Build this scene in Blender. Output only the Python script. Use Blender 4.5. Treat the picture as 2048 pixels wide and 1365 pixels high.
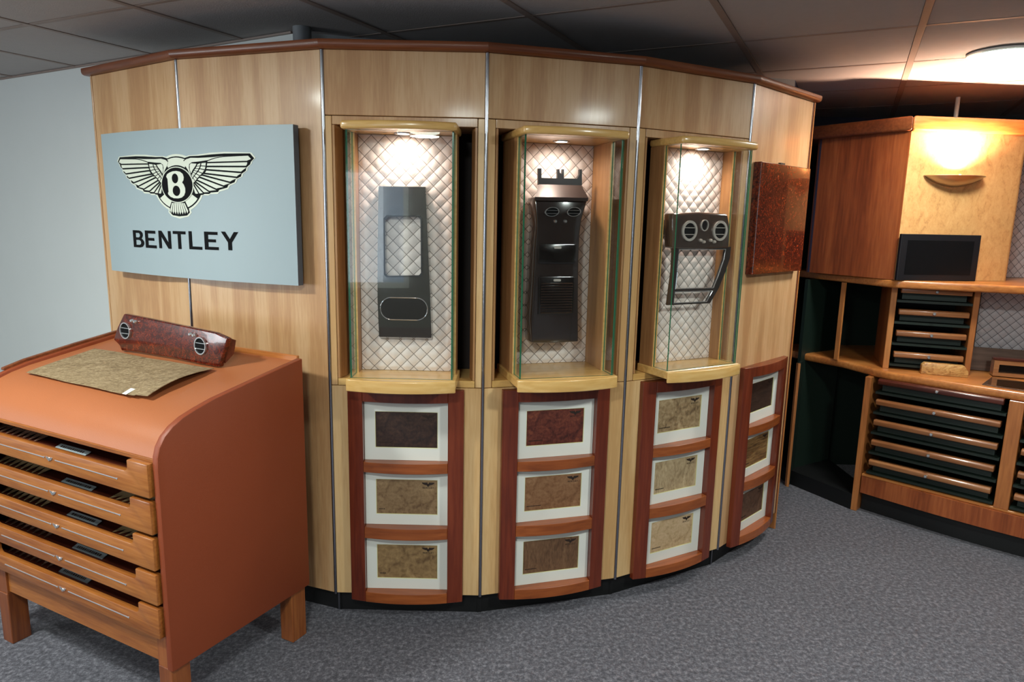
import bpy, bmesh, math, random
from mathutils import Vector, Matrix
random.seed(7)
for o in list(bpy.data.objects): bpy.data.objects.remove(o)
scene = bpy.context.scene
COL = scene.collection
PI = math.pi

# ------------------------------------------------------------------ camera
W, H, F, PITCH, ROLL, EYE = 2048.0, 1365.0, 1377.16, 0.1785, 0.0215, 1.5
cp, sp, cr, sr = math.cos(PITCH), math.sin(PITCH), math.cos(ROLL), math.sin(ROLL)
FW = Vector((0, cp, -sp)); UP0 = Vector((0, sp, cp)); RT0 = Vector((1, 0, 0))
RT = RT0 * cr + UP0 * sr; UP = UP0 * cr - RT0 * sr
CAM = Vector((0, 0, EYE))
cd = bpy.data.cameras.new('camera'); cam = bpy.data.objects.new('camera', cd); COL.objects.link(cam)
cd.sensor_width = 36; cd.lens = F / W * 36; cd.clip_start = 0.02
m = Matrix.Identity(4)
for i in range(3):
    m[i][0] = RT[i]; m[i][1] = UP[i]; m[i][2] = -FW[i]; m[i][3] = CAM[i]
cam.matrix_world = m
scene.camera = cam

# ------------------------------------------------------------------ world, exposure, large lights
wd = bpy.data.worlds.new('world'); scene.world = wd; wd.use_nodes = True
wd.node_tree.nodes['Background'].inputs[0].default_value = (0.62, 0.78, 1.0, 1)
wd.node_tree.nodes['Background'].inputs[1].default_value = 1.2
vs = scene.view_settings
vs.view_transform = 'Standard'; vs.look = 'None'; vs.gamma = 1.0; vs.use_curve_mapping = False
vs.exposure = 0.27
def light(name, kind, loc, energy, color, look=None, **kw):
    l = bpy.data.lights.new(name, kind); l.energy = energy; l.color = color
    for k, v in kw.items(): setattr(l, k, v)
    o = bpy.data.objects.new(name, l); COL.objects.link(o); o.location = loc
    if look is not None: o.rotation_euler = (Vector(look) - Vector(loc)).to_track_quat('-Z', 'Y').to_euler()
    return o
# daylight entering by the windows of the left and rear walls
light('window_daylight', 'AREA', (-5.98, 0.20, 1.3), 62, (0.92, 0.97, 1.0), (-0.6, 2.4, 0.9), shape='RECTANGLE', size=1.9, size_y=1.15)
light('window_daylight', 'AREA', (-2.05, -2.25, 1.35), 9, (0.90, 0.95, 1.0), (-0.2, 2.4, 1.0), shape='RECTANGLE', size=1.5, size_y=1.1)

# ------------------------------------------------------------------ pixel helpers
def ray(x, y): return FW + RT * ((x - W / 2) / F) - UP * ((y - H / 2) / F)
def hit(x, y, p, n):
    d = ray(x, y); n = Vector(n); return CAM + d * ((Vector(p) - CAM).dot(n) / d.dot(n))
def onz(x, y, z): return hit(x, y, (0, 0, z), (0, 0, 1))
def frame(o, ang, z=0.0): return Matrix.Translation((o[0], o[1], z)) @ Matrix.Rotation(ang, 4, 'Z')
def fpx(M, x, y, d=0.0):
    """pixel -> (local x, local z) on the plane local y = -d of the frame M"""
    n = (M.to_3x3() @ Vector((0, 1, 0))); p = M @ Vector((0, -d, 0))
    q = M.inverted() @ hit(x, y, p, n); return q.x, q.z

# ------------------------------------------------------------------ mesh builder
class MB:
    def __init__(s): s.bm = bmesh.new()
    def _bev(s, geom, b, seg):
        if b > 0:
            ed = [e for e in geom if isinstance(e, bmesh.types.BMEdge)]
            ed = [e for e in ed if len(e.link_faces) == 2 and e.calc_face_angle(0) > 0.5]
            bmesh.ops.bevel(s.bm, geom=ed, offset=b, segments=seg, affect='EDGES', profile=0.5, clamp_overlap=True)
    def box(s, x0, x1, y0, y1, z0, z1, b=0.0, seg=1, M=None):
        return s.prism([(x0, y0), (x1, y0), (x1, y1), (x0, y1)], z0, z1, b, seg, M)
    def prism(s, poly, z0, z1, b=0.0, seg=1, M=None, axis='z'):
        """poly in plan extruded in z (axis z) or poly in x,z extruded in y (axis y)"""
        if axis == 'z':
            lo = [Vector((p[0], p[1], z0)) for p in poly]; hi = [Vector((p[0], p[1], z1)) for p in poly]
        elif axis == 'y':
            lo = [Vector((p[0], z0, p[1])) for p in poly]; hi = [Vector((p[0], z1, p[1])) for p in poly]
        else:
            lo = [Vector((z0, p[0], p[1])) for p in poly]; hi = [Vector((z1, p[0], p[1])) for p in poly]
        if M is not None: lo = [M @ v for v in lo]; hi = [M @ v for v in hi]
        a = [s.bm.verts.new(v) for v in lo]; c = [s.bm.verts.new(v) for v in hi]
        fs = [s.bm.faces.new(a), s.bm.faces.new(list(reversed(c)))]
        n = len(a)
        for i in range(n): fs.append(s.bm.faces.new((a[i], c[i], c[(i + 1) % n], a[(i + 1) % n])))
        bmesh.ops.recalc_face_normals(s.bm, faces=fs)
        ed = set(e for f in fs for e in f.edges)
        s._bev(list(ed), b, seg)
        return s
    def ring(s, outer, inner, y0, y1):
        """ring between two loops of equal length in x,z, extruded in y"""
        n = len(outer); L = []
        for y in (y0, y1):
            L.append([s.bm.verts.new((p[0], y, p[1])) for p in outer]); L.append([s.bm.verts.new((p[0], y, p[1])) for p in inner])
        fs = []
        for i in range(n):
            j = (i + 1) % n
            fs += [s.bm.faces.new((L[0][i], L[0][j], L[1][j], L[1][i])), s.bm.faces.new((L[2][i], L[3][i], L[3][j], L[2][j])),
                   s.bm.faces.new((L[0][i], L[2][i], L[2][j], L[0][j])), s.bm.faces.new((L[1][i], L[1][j], L[3][j], L[3][i]))]
        bmesh.ops.recalc_face_normals(s.bm, faces=fs); return s
    def tube(s, pts, r, n=8, closed=False):
        pts = [Vector(p) for p in pts]; k = len(pts); rings = []
        for i, p in enumerate(pts):
            a = pts[(i - 1) % k] if (closed or i > 0) else p; b = pts[(i + 1) % k] if (closed or i < k - 1) else p
            t = (b - a).normalized(); u = t.cross(Vector((0.13, 0.31, 0.94)))
            if u.length < 0.05: u = t.cross(Vector((1, 0, 0)))
            u.normalize(); v = t.cross(u)
            rings.append([s.bm.verts.new(p + (u * math.cos(2 * PI * j / n) + v * math.sin(2 * PI * j / n)) * r) for j in range(n)])
        fs = []
        for i in range(k if closed else k - 1):
            A = rings[i]; B = rings[(i + 1) % k]
            for j in range(n): fs.append(s.bm.faces.new((A[j], A[(j + 1) % n], B[(j + 1) % n], B[j])))
        if not closed: fs.append(s.bm.faces.new(rings[0])); fs.append(s.bm.faces.new(rings[-1]))
        bmesh.ops.recalc_face_normals(s.bm, faces=fs); return s
    def lathe(s, prof, n=24, a0=0.0, a1=2 * PI, M=None, sx=1.0, sy=1.0):
        M = M or Matrix.Identity(4); full = abs(a1 - a0 - 2 * PI) < 1e-6
        cols = n if full else n + 1; V = []
        for i in range(cols):
            a = a0 + (a1 - a0) * i / n
            V.append([s.bm.verts.new(M @ Vector((r * math.cos(a) * sx, r * math.sin(a) * sy, z))) for r, z in prof])
        fs = []
        for i in range(n):
            A = V[i]; B = V[(i + 1) % cols]
            for j in range(len(prof) - 1):
                fs.append(s.bm.faces.new((A[j], B[j], B[j + 1], A[j + 1])))
        bmesh.ops.remove_doubles(s.bm, verts=[v for c in V for v in c], dist=1e-6)
        return s
    def grid(s, fn, nu, nv):
        V = [[s.bm.verts.new(fn(i / nu, j / nv)) for j in range(nv + 1)] for i in range(nu + 1)]
        for i in range(nu):
            for j in range(nv): s.bm.faces.new((V[i][j], V[i + 1][j], V[i + 1][j + 1], V[i][j + 1]))
        return s
    def sheet(s, fn, nu, nv, th):
        """closed sheet: fn gives the upper surface, th thickness below in z"""
        T = [[s.bm.verts.new(fn(i / nu, j / nv)) for j in range(nv + 1)] for i in range(nu + 1)]
        B = [[s.bm.verts.new(Vector(fn(i / nu, j / nv)) - Vector(th)) for j in range(nv + 1)] for i in range(nu + 1)]
        fs = []
        for i in range(nu):
            for j in range(nv):
                fs.append(s.bm.faces.new((T[i][j], T[i + 1][j], T[i + 1][j + 1], T[i][j + 1])))
                fs.append(s.bm.faces.new((B[i][j], B[i][j + 1], B[i + 1][j + 1], B[i + 1][j])))
        for i in range(nu):
            fs.append(s.bm.faces.new((T[i][0], B[i][0], B[i + 1][0], T[i + 1][0]))); fs.append(s.bm.faces.new((T[i][nv], T[i + 1][nv], B[i + 1][nv], B[i][nv])))
        for j in range(nv):
            fs.append(s.bm.faces.new((T[0][j], T[0][j + 1], B[0][j + 1], B[0][j]))); fs.append(s.bm.faces.new((T[nu][j], B[nu][j], B[nu][j + 1], T[nu][j + 1])))
        bmesh.ops.recalc_face_normals(s.bm, faces=fs); return s

WM = {}
def obj(name, mb, mat, parent=None, M=None, smooth=None, mats=None):
    me = bpy.data.meshes.new(name)
    if isinstance(mb, MB):
        mb.bm.to_mesh(me); mb.bm.free()
    else: me = mb
    if not me.materials:
        for q in ([mat] if mats is None else mats): me.materials.append(MAT[q])
    if smooth:
        me.polygons.foreach_set('use_smooth', [True] * len(me.polygons))
        try: me.set_sharp_from_angle(angle=math.radians(smooth))
        except Exception: pass
    o = bpy.data.objects.new(name, me); COL.objects.link(o)
    pm = WM[parent.name] if parent is not None else Matrix.Identity(4)
    w = M if M is not None else (pm if parent is not None else Matrix.Identity(4))
    if parent is not None: o.parent = parent
    o.matrix_basis = pm.inverted() @ w
    WM[o.name] = w
    return o
def thing(name, label, cat, M=None, group=None, kind=None):
    o = bpy.data.objects.new(name, None); COL.objects.link(o); o.empty_display_size = 0.1
    M = M if M is not None else Matrix.Identity(4)
    o.matrix_basis = M; WM[o.name] = M
    return tag(o, label, cat, group, kind)
def tag(o, label=None, cat=None, group=None, kind=None):
    if label: o['label'] = label
    if cat: o['category'] = cat
    if group: o['group'] = group
    if kind: o['kind'] = kind
    return o
def struct(o, label=None): o['kind'] = 'structure'; (label and o.__setitem__('label', label)); return o

# ------------------------------------------------------------------ materials
MAT = {}
def srgb(c):
    c = [int(c[i:i + 2], 16) / 255 for i in (0, 2, 4)] if isinstance(c, str) else c
    return tuple((v / 12.92 if v <= 0.04045 else ((v + 0.055) / 1.055) ** 2.4) for v in c) + (1,)
def nm(name):
    m = bpy.data.materials.new(name); m.use_nodes = True; MAT[name] = m
    nt = m.node_tree; b = nt.nodes['Principled BSDF']; return m, nt, b
def plain(name, c, rough=0.5, metal=0.0, coat=0.0, emit=None, es=0.0, bump=0.0, bscale=300.0, var=0.0, vscale=4.0):
    m, nt, b = nm(name); b.inputs['Base Color'].default_value = srgb(c); b.inputs['Roughness'].default_value = rough
    b.inputs['Metallic'].default_value = metal; b.inputs['Coat Weight'].default_value = coat; b.inputs['Coat Roughness'].default_value = 0.05
    if emit: b.inputs['Emission Color'].default_value = srgb(emit); b.inputs['Emission Strength'].default_value = es
    if bump or var:
        tc = nt.nodes.new('ShaderNodeTexCoord')
    if bump:
        n = nt.nodes.new('ShaderNodeTexNoise'); n.inputs['Scale'].default_value = bscale; n.inputs['Detail'].default_value = 3
        nt.links.new(tc.outputs['Object'], n.inputs['Vector'])
        bp = nt.nodes.new('ShaderNodeBump'); bp.inputs['Strength'].default_value = bump; bp.inputs['Distance'].default_value = 0.002
        nt.links.new(n.outputs['Fac'], bp.inputs['Height']); nt.links.new(bp.outputs['Normal'], b.inputs['Normal'])
    if var:
        n2 = nt.nodes.new('ShaderNodeTexNoise'); n2.inputs['Scale'].default_value = vscale; n2.inputs['Detail'].default_value = 4
        nt.links.new(tc.outputs['Object'], n2.inputs['Vector'])
        mx = nt.nodes.new('ShaderNodeMix'); mx.data_type = 'RGBA'
        c0 = srgb(c); mx.inputs[6].default_value = tuple(v * (1 - var) for v in c0[:3]) + (1,); mx.inputs[7].default_value = tuple(min(1, v * (1 + var)) for v in c0[:3]) + (1,)
        nt.links.new(n2.outputs['Fac'], mx.inputs[0]); nt.links.new(mx.outputs[2], b.inputs['Base Color'])
    return m
def ramp(nt, stops):
    r = nt.nodes.new('ShaderNodeValToRGB'); e = r.color_ramp.elements
    while len(e) > 1: e.remove(e[-1])
    e[0].position = stops[0][0]; e[0].color = srgb(stops[0][1])
    for p, c in stops[1:]: q = e.new(p); q.color = srgb(c)
    return r
def wood(name, dark, mid, lightc, axis='z', scale=1.0, rough=0.4, coat=0.25, fig=0.35, spec=0.5):
    """straight-grained timber; grain runs along the given object axis"""
    m, nt, b = nm(name); L = nt.links.new
    tc = nt.nodes.new('ShaderNodeTexCoord'); mp = nt.nodes.new('ShaderNodeMapping')
    st = {'x': (0.07, 1, 1), 'y': (1, 0.07, 1), 'z': (1, 1, 0.07)}[axis]
    mp.inputs['Scale'].default_value = tuple(v * scale for v in st); L(tc.outputs['Object'], mp.inputs['Vector'])
    oi = nt.nodes.new('ShaderNodeObjectInfo'); ad = nt.nodes.new('ShaderNodeVectorMath'); ad.operation = 'ADD'
    ml = nt.nodes.new('ShaderNodeMath'); ml.operation = 'MULTIPLY'; ml.inputs[1].default_value = 37.0; L(oi.outputs['Random'], ml.inputs[0])
    L(mp.outputs['Vector'], ad.inputs[0]); L(ml.outputs[0], ad.inputs[1])
    n1 = nt.nodes.new('ShaderNodeTexNoise'); n1.inputs['Scale'].default_value = 9; n1.inputs['Detail'].default_value = 5; n1.inputs['Distortion'].default_value = 0.6
    n2 = nt.nodes.new('ShaderNodeTexNoise'); n2.inputs['Scale'].default_value = 90; n2.inputs['Detail'].default_value = 4
    L(ad.outputs[0], n1.inputs['Vector']); L(ad.outputs[0], n2.inputs['Vector'])
    # cathedral figure: rings of a distorted coarse noise
    n3 = nt.nodes.new('ShaderNodeTexNoise'); n3.inputs['Scale'].default_value = 3.2; n3.inputs['Detail'].default_value = 2; L(ad.outputs[0], n3.inputs['Vector'])
    m3 = nt.nodes.new('ShaderNodeMath'); m3.operation = 'MULTIPLY'; m3.inputs[1].default_value = 26; L(n3.outputs['Fac'], m3.inputs[0])
    s3 = nt.nodes.new('ShaderNodeMath'); s3.operation = 'SINE'; L(m3.outputs[0], s3.inputs[0])
    k3 = nt.nodes.new('ShaderNodeMath'); k3.operation = 'MULTIPLY'; k3.inputs[1].default_value = 0.10 * fig; L(s3.outputs[0], k3.inputs[0])
    a1 = nt.nodes.new('ShaderNodeMath'); a1.operation = 'MULTIPLY_ADD'; a1.inputs[1].default_value = 0.36; L(n1.outputs['Fac'], a1.inputs[0]); L(k3.outputs[0], a1.inputs[2])
    a2 = nt.nodes.new('ShaderNodeMath'); a2.operation = 'MULTIPLY_ADD'; a2.inputs[1].default_value = 0.50; L(n2.outputs['Fac'], a2.inputs[0]); L(a1.outputs[0], a2.inputs[2])
    r = ramp(nt, [(0.27, dark), (0.43, mid), (0.59, lightc)]); L(a2.outputs[0], r.inputs[0]); L(r.outputs[0], b.inputs['Base Color'])
    b.inputs['Roughness'].default_value = rough; b.inputs['Coat Weight'].default_value = coat; b.inputs['Coat Roughness'].default_value = 0.12
    bp = nt.nodes.new('ShaderNodeBump'); bp.inputs['Strength'].default_value = 0.08; bp.inputs['Distance'].default_value = 0.001
    L(n2.outputs['Fac'], bp.inputs['Height']); L(bp.outputs['Normal'], b.inputs['Normal'])
    return m
def burl(name, cols, scale=14.0, rough=0.45, coat=0.0, stretch=(1, 1, 1), dist=2.0, fine=0.35):
    m, nt, b = nm(name); L = nt.links.new
    tc = nt.nodes.new('ShaderNodeTexCoord'); mp = nt.nodes.new('ShaderNodeMapping'); mp.inputs['Scale'].default_value = stretch
    L(tc.outputs['Object'], mp.inputs['Vector'])
    n1 = nt.nodes.new('ShaderNodeTexNoise'); n1.inputs['Scale'].default_value = scale; n1.inputs['Detail'].default_value = 8; n1.inputs['Distortion'].default_value = dist
    n2 = nt.nodes.new('ShaderNodeTexNoise'); n2.inputs['Scale'].default_value = scale * 5; n2.inputs['Detail'].default_value = 6; n2.inputs['Distortion'].default_value = dist * 0.5
    L(mp.outputs['Vector'], n1.inputs['Vector']); L(mp.outputs['Vector'], n2.inputs['Vector'])
    mx = nt.nodes.new('ShaderNodeMix'); mx.inputs[0].default_value = fine; L(n1.outputs['Fac'], mx.inputs[2]); L(n2.outputs['Fac'], mx.inputs[3])
    k = len(cols); r = ramp(nt, [(0.34 + 0.32 * i / (k - 1), c) for i, c in enumerate(cols)])
    L(mx.outputs[0], r.inputs[0]); L(r.outputs[0], b.inputs['Base Color'])
    b.inputs['Roughness'].default_value = rough; b.inputs['Coat Weight'].default_value = coat; b.inputs['Coat Roughness'].default_value = 0.03
    return m
def carpet(name):
    m, nt, b = nm(name); L = nt.links.new
    tc = nt.nodes.new('ShaderNodeTexCoord')
    n1 = nt.nodes.new('ShaderNodeTexNoise'); n1.inputs['Scale'].default_value = 62; n1.inputs['Detail'].default_value = 6; n1.inputs['Roughness'].default_value = 0.85
    n2 = nt.nodes.new('ShaderNodeTexNoise'); n2.inputs['Scale'].default_value = 2.2; n2.inputs['Detail'].default_value = 3
    L(tc.outputs['Object'], n1.inputs['Vector']); L(tc.outputs['Object'], n2.inputs['Vector'])
    r = ramp(nt, [(0.34, '313036'), (0.5, '5c5a62'), (0.66, '95929a')]); L(n1.outputs['Fac'], r.inputs[0])
    mx = nt.nodes.new('ShaderNodeMix'); mx.data_type = 'RGBA'; mx.blend_type = 'MULTIPLY'; mx.inputs[0].default_value = 0.25
    L(r.outputs[0], mx.inputs[6]); L(n2.outputs['Fac'], mx.inputs[7]); L(mx.outputs[2], b.inputs['Base Color'])
    b.inputs['Roughness'].default_value = 0.95; b.inputs['Specular IOR Level'].default_value = 0.1
    b.inputs['Sheen Weight'].default_value = 0.2
    bp = nt.nodes.new('ShaderNodeBump'); bp.inputs['Strength'].default_value = 0.2; bp.inputs['Distance'].default_value = 0.002
    L(n1.outputs['Fac'], bp.inputs['Height']); L(bp.outputs['Normal'], b.inputs['Normal'])
def quiltmat(name, c, line, pitch):
    m, nt, b = nm(name); L = nt.links.new
    tc = nt.nodes.new('ShaderNodeTexCoord'); sx = nt.nodes.new('ShaderNodeSeparateXYZ'); L(tc.outputs['Object'], sx.inputs[0])
    outs = []
    for op in ('ADD', 'SUBTRACT'):
        a = nt.nodes.new('ShaderNodeMath'); a.operation = op; L(sx.outputs['X'], a.inputs[0]); L(sx.outputs['Z'], a.inputs[1])
        d = nt.nodes.new('ShaderNodeMath'); d.operation = 'DIVIDE'; d.inputs[1].default_value = pitch; L(a.outputs[0], d.inputs[0])
        f = nt.nodes.new('ShaderNodeMath'); f.operation = 'PINGPONG'; f.inputs[1].default_value = 0.5; L(d.outputs[0], f.inputs[0])
        outs.append(f)
    mn = nt.nodes.new('ShaderNodeMath'); mn.operation = 'MINIMUM'; L(outs[0].outputs[0], mn.inputs[0]); L(outs[1].outputs[0], mn.inputs[1])
    r = ramp(nt, [(0.0, line), (0.018, line), (0.05, c)]); L(mn.outputs[0], r.inputs[0]); L(r.outputs[0], b.inputs['Base Color'])
    b.inputs['Roughness'].default_value = 0.55
def glassmat():
    m, nt, b = nm('glass'); L = nt.links.new; nt.nodes.remove(b); out = nt.nodes['Material Output']
    t = nt.nodes.new('ShaderNodeBsdfTransparent'); t.inputs[0].default_value = (0.975, 0.985, 0.98, 1)
    g = nt.nodes.new('ShaderNodeBsdfGlossy'); g.inputs['Roughness'].default_value = 0.0
    fr = nt.nodes.new('ShaderNodeFresnel'); ge = nt.nodes.new('ShaderNodeNewGeometry'); mi = nt.nodes.new('ShaderNodeMix'); mi.inputs[2].default_value = 1.5; mi.inputs[3].default_value = 1 / 1.5; L(ge.outputs['Backfacing'], mi.inputs[0]); L(mi.outputs[0], fr.inputs[0])
    mx = nt.nodes.new('ShaderNodeMixShader'); L(fr.outputs[0], mx.inputs[0]); L(t.outputs[0], mx.inputs[1]); L(g.outputs[0], mx.inputs[2]); L(mx.outputs[0], out.inputs[0])

plain('white_wall', 'dfe4e2', 0.8, bump=0.1, bscale=60, var=0.03)
plain('grey_wall', '9a9ea2', 0.8, var=0.05)
plain('rear_wall', '75716e', 0.8, var=0.05)
plain('navy_wall', '343c58', 0.7, var=0.1)
plain('tile', 'b3adab', 0.9, bump=0.35, bscale=220, var=0.05, vscale=30)
plain('tbar', '98877e', 0.55)
carpet('carpet')
wood('maple', 'ba8b5f', 'c79a6c', 'd2a97d', 'z', 1.8, 0.4, 0.15, 1.3)
wood('maple_h', 'cb9a55', 'dfb068', 'eac07c', 'x', 1.0, 0.3, 0.5, 0.4)
wood('maple_pale', 'c99c66', 'd6ab75', 'e0b984', 'z', 1.6, 0.4, 0.15, 1.4)
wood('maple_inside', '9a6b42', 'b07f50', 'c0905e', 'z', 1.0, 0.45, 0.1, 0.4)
wood('cherry_h', '66331a', '7d4222', '8f522e', 'x', 1.0, 0.4, 0.15, 0.4)
wood('cherry', '79391b', '944a24', 'aa5c30', 'z', 1.0, 0.35, 0.3, 0.6)
wood('cherry_light', 'a05c2c', 'b97238', 'cb8546', 'x', 1.0, 0.3, 0.4, 0.4)
wood('cherry_post', '9a5a2e', 'b36d39', 'c48047', 'z', 1.0, 0.35, 0.3, 0.7)
wood('mahogany', '5a2011', '702c17', '81381f', 'z', 1.0, 0.33, 0.3, 0.4)
wood('mahogany_rail', '7a3a18', '944b20', 'a85a2a', 'x', 1.0, 0.33, 0.3, 0.4)
wood('drawer_wood', '84471d', '9e5d28', 'b27035', 'x', 1.6, 0.32, 0.3, 0.6)
wood('chest_leg', '71381a', '8a4a22', '9f5c2c', 'z', 1.0, 0.35, 0.3, 0.5)
wood('bar_wood', '7d4a2a', '99623c', 'ad754a', 'x', 1.0, 0.28, 0.5, 0.5)
wood('bar_dark', '451d15', '5a281c', '6b3424', 'x', 1.0, 0.28, 0.5, 0.5)
wood('walnut_board', '4a3426', '64493a', '7d6050', 'x', 1.0, 0.5, 0.1, 0.6)
burl('birdseye', ['b98350', 'cf9a60', 'd5a268', 'daaa70'], 30, 0.4, 0.3, (1, 1, 0.6), 1.0)
burl('burr_gloss', ['1a0705', '40110a', '641f0d', '833314'], 48, 0.2, 0.5, (1, 1, 1), 1.0, 0.5)
burl('burr_board', ['1a0806', '40140c', '6c2510', '8e3d18'], 34, 0.2, 0.6, (1, 1, 1), 2.5, 0.5); MAT['burr_board'].node_tree.nodes['Principled BSDF'].inputs['Specular IOR Level'].default_value = 0.3
burl('olive_block', ['8a5a2e', 'b98348', 'd0a060', 'd9ae70'], 16, 0.4, 0.3, (1, 1, 2.0), 3.0)
burl('veneer_sheet', ['604c35', '846d4e', '9a8362', 'ae9876'], 40, 0.7, 0.0, (0.45, 1.0, 1), 1.5, 0.6)
VEN = {'v_dark': ['1f1412', '2f1d18', '3d281f', '4a3226'], 'v_olive': ['654b32', '7f6344', '8f7352', '9d815d'], 'v_gold': ['664c30', '876a46', '9b7d54', 'b4966c'],
       'v_red': ['3a1712', '55241b', '6b3325', '80432c'], 'v_tan': ['6e4a2e', '80583a', '8e6646', '9b7352'], 'v_brown': ['553a28', '684a34', '75553c', '826146'],
       'v_swirl': ['6a543c', '937a58', 'ad9470', 'c8b08a'], 'v_pale': ['8f7858', 'ab9370', 'bca581', 'cab591'], 'v_cream': ['ab8c66', 'c2a47c', 'ceb08a', 'd6bb98'],
       'v_ebony': ['1d1411', '2e1f19', '3c2a22', '4a362b'], 'v_zebra': ['3d2818', '6f5030', '8f6c42', 'a98554'], 'v_walnut': ['4a3222', '5c4030', '6c4d3a', '785846']}
for k, v in VEN.items():
    stt = {'v_zebra': (0.35, 1, 5), 'v_ebony': (0.5, 1, 2.5), 'v_brown': (1.6, 1, 0.5), 'v_pale': (1.8, 1, 0.7), 'v_walnut': (1.2, 1, 0.8)}.get(k, (1, 1, 1))
    burl(k, v, 11 if k in ('v_swirl', 'v_gold') else 18, 0.5, 0.0, stt, 0.8 if k == 'v_zebra' else 1.5, 0.45)
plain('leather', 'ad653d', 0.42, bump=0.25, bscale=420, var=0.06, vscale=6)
plain('leather_shaded', '8b3e1e', 0.5, bump=0.25, bscale=420, var=0.05, vscale=5)  # darker copy of the leather: shade on the chest sides put into the colour
plain('black', '0b0b0c', 0.55)
plain('black_gloss', '161211', 0.12, coat=1.0)
plain('dark_green', '16241d', 0.5, var=0.15)
plain('niche_dark', '1d0f0b', 0.7)
plain('chrome', 'e6e6e8', 0.15, 0.85)
plain('steel', 'a9aab2', 0.22, 1.0)
plain('sconce_metal', 'b9a898', 0.3, 1.0)
plain('silver_line', 'b4b8c0', 0.35, 0.4)
plain('sign_board', '9dacb1', 0.45, 0.0)
plain('sign_edge', '59626e', 0.45, 0.2)
plain('emblem_pale', 'd9ddcc', 0.4)
plain('emblem_line', '0e1113', 0.75); MAT['emblem_line'].node_tree.nodes['Principled BSDF'].inputs['Specular IOR Level'].default_value = 0.15
plain('letter_black', '08080a', 0.75); MAT['letter_black'].node_tree.nodes['Principled BSDF'].inputs['Specular IOR Level'].default_value = 0.15
plain('mat_white', 'e4e4dc', 0.8)
plain('mat_core', 'd8d29a', 0.8)
plain('print_dark', '2b1c14', 0.7)
plain('fascia_grey', '33322e', 0.12, 0.1, 1.0)
plain('fascia_brown', '493b35', 0.12, 0.2, 1.0)
plain('console_black', '2c2321', 0.16, 0.0, 1.0)
plain('console_matt', '453a37', 0.4, 0.2)
plain('silver', 'd0c8c0', 0.3, 0.35)
plain('paper', 'eceae2', 0.8)
plain('label_silver', '8f989c', 0.5)
plain('glass_edge', '2f7a5a', 0.15)
plain('pipe', '7d8186', 0.5)
plain('screen_black', '0e0d0f', 0.25)
plain('frame_black', '17161a', 0.4)
plain('leaf_tan', '8a7350', 0.7, var=0.2, vscale=40)
plain('lamp_glow', 'ffffff', 0.5, emit='eafff4', es=9.0)
plain('downlight_glow', 'ffffff', 0.5, emit='fff0dc', es=22.0)
plain('bulb_glow', 'ffffff', 0.5, emit='ffd7a0', es=18.0)
PITCHQ = 0.047
quiltmat('quilt', 'f0e4de', '857872', PITCHQ)
quiltmat('quilt_grey', 'b6aeb0', '4a4448', PITCHQ)
glassmat()
def countertop_glass():
    m, nt, b = nm('plate_glass'); b.inputs['Base Color'].default_value = srgb('4a3120'); b.inputs['Roughness'].default_value = 0.03; b.inputs['Coat Weight'].default_value = 1.0
countertop_glass()

# ------------------------------------------------------------------ key positions
POST = [(-1.74, 2.949), (-1.227, 2.601), (-0.647, 2.393), (-0.1005, 2.392), (0.433, 2.543), (0.922, 2.814), (1.320, 3.207)]
TOP, BOT, CEIL = 2.029, 0.086, 2.179
PAN, PW = [], []
for a, c in zip(POST[:-1], POST[1:]):
    dx, dy = c[0] - a[0], c[1] - a[1]
    PAN.append(frame(((a[0] + c[0]) / 2, (a[1] + c[1]) / 2), math.atan2(dy, dx))); PW.append(math.hypot(dx, dy))

# ------------------------------------------------------------------ setting
GA = 1.116; TILE = 0.6045
GM = frame((0.847, 2.80), GA - PI / 2)     # ceiling grid frame: local y runs along grid direction A
mb = MB(); mb.box(-7, 5, -5, 6, -0.05, 0.0); struct(obj('floor', mb, 'carpet'), 'grey flecked loop carpet covering the floor')
ceil = MB(); ceil.box(-7, 5, -5, 6, CEIL + 0.012, CEIL + 0.06); ceil = struct(obj('ceiling', ceil, 'tile'), 'suspended ceiling of square mineral tiles on a metal grid')
tm = None
for i in range(-7, 5):
    for j in range(-8, 4):
        c = GM @ Vector(((i + 0.5) * TILE, (j + 0.5) * TILE, 0))
        if c.y < 0.6 or c.y > 5.2 or c.x < -3.6 or c.x > 3.4 or (c.x < -0.6 and c.y > 4.2): continue
        if tm is None:
            q = MB(); q.box(-TILE / 2 + 0.011, TILE / 2 - 0.011, -TILE / 2 + 0.011, TILE / 2 - 0.011, CEIL, CEIL + 0.0118, 0.003); tm = q
            o = obj('ceiling_tile', q, 'tile', ceil, M=frame((c.x, c.y), GA - PI / 2)); tm = o.data
        else: obj('ceiling_tile', tm, 'tile', ceil, M=frame((c.x, c.y), GA - PI / 2))
for i in range(-7, 6):
    q = MB(); q.box(i * TILE - 0.012, i * TILE + 0.012, -5 * TILE, 4 * TILE, CEIL - 0.003, CEIL + 0.0118); obj('grid_bar', q, 'tbar', ceil, M=GM)
for j in range(-8, 5):
    q = MB(); q.box(-7 * TILE, 5 * TILE, j * TILE - 0.009, j * TILE + 0.009, CEIL - 0.001, CEIL + 0.0118); obj('grid_bar', q, 'tbar', ceil, M=GM)

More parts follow.
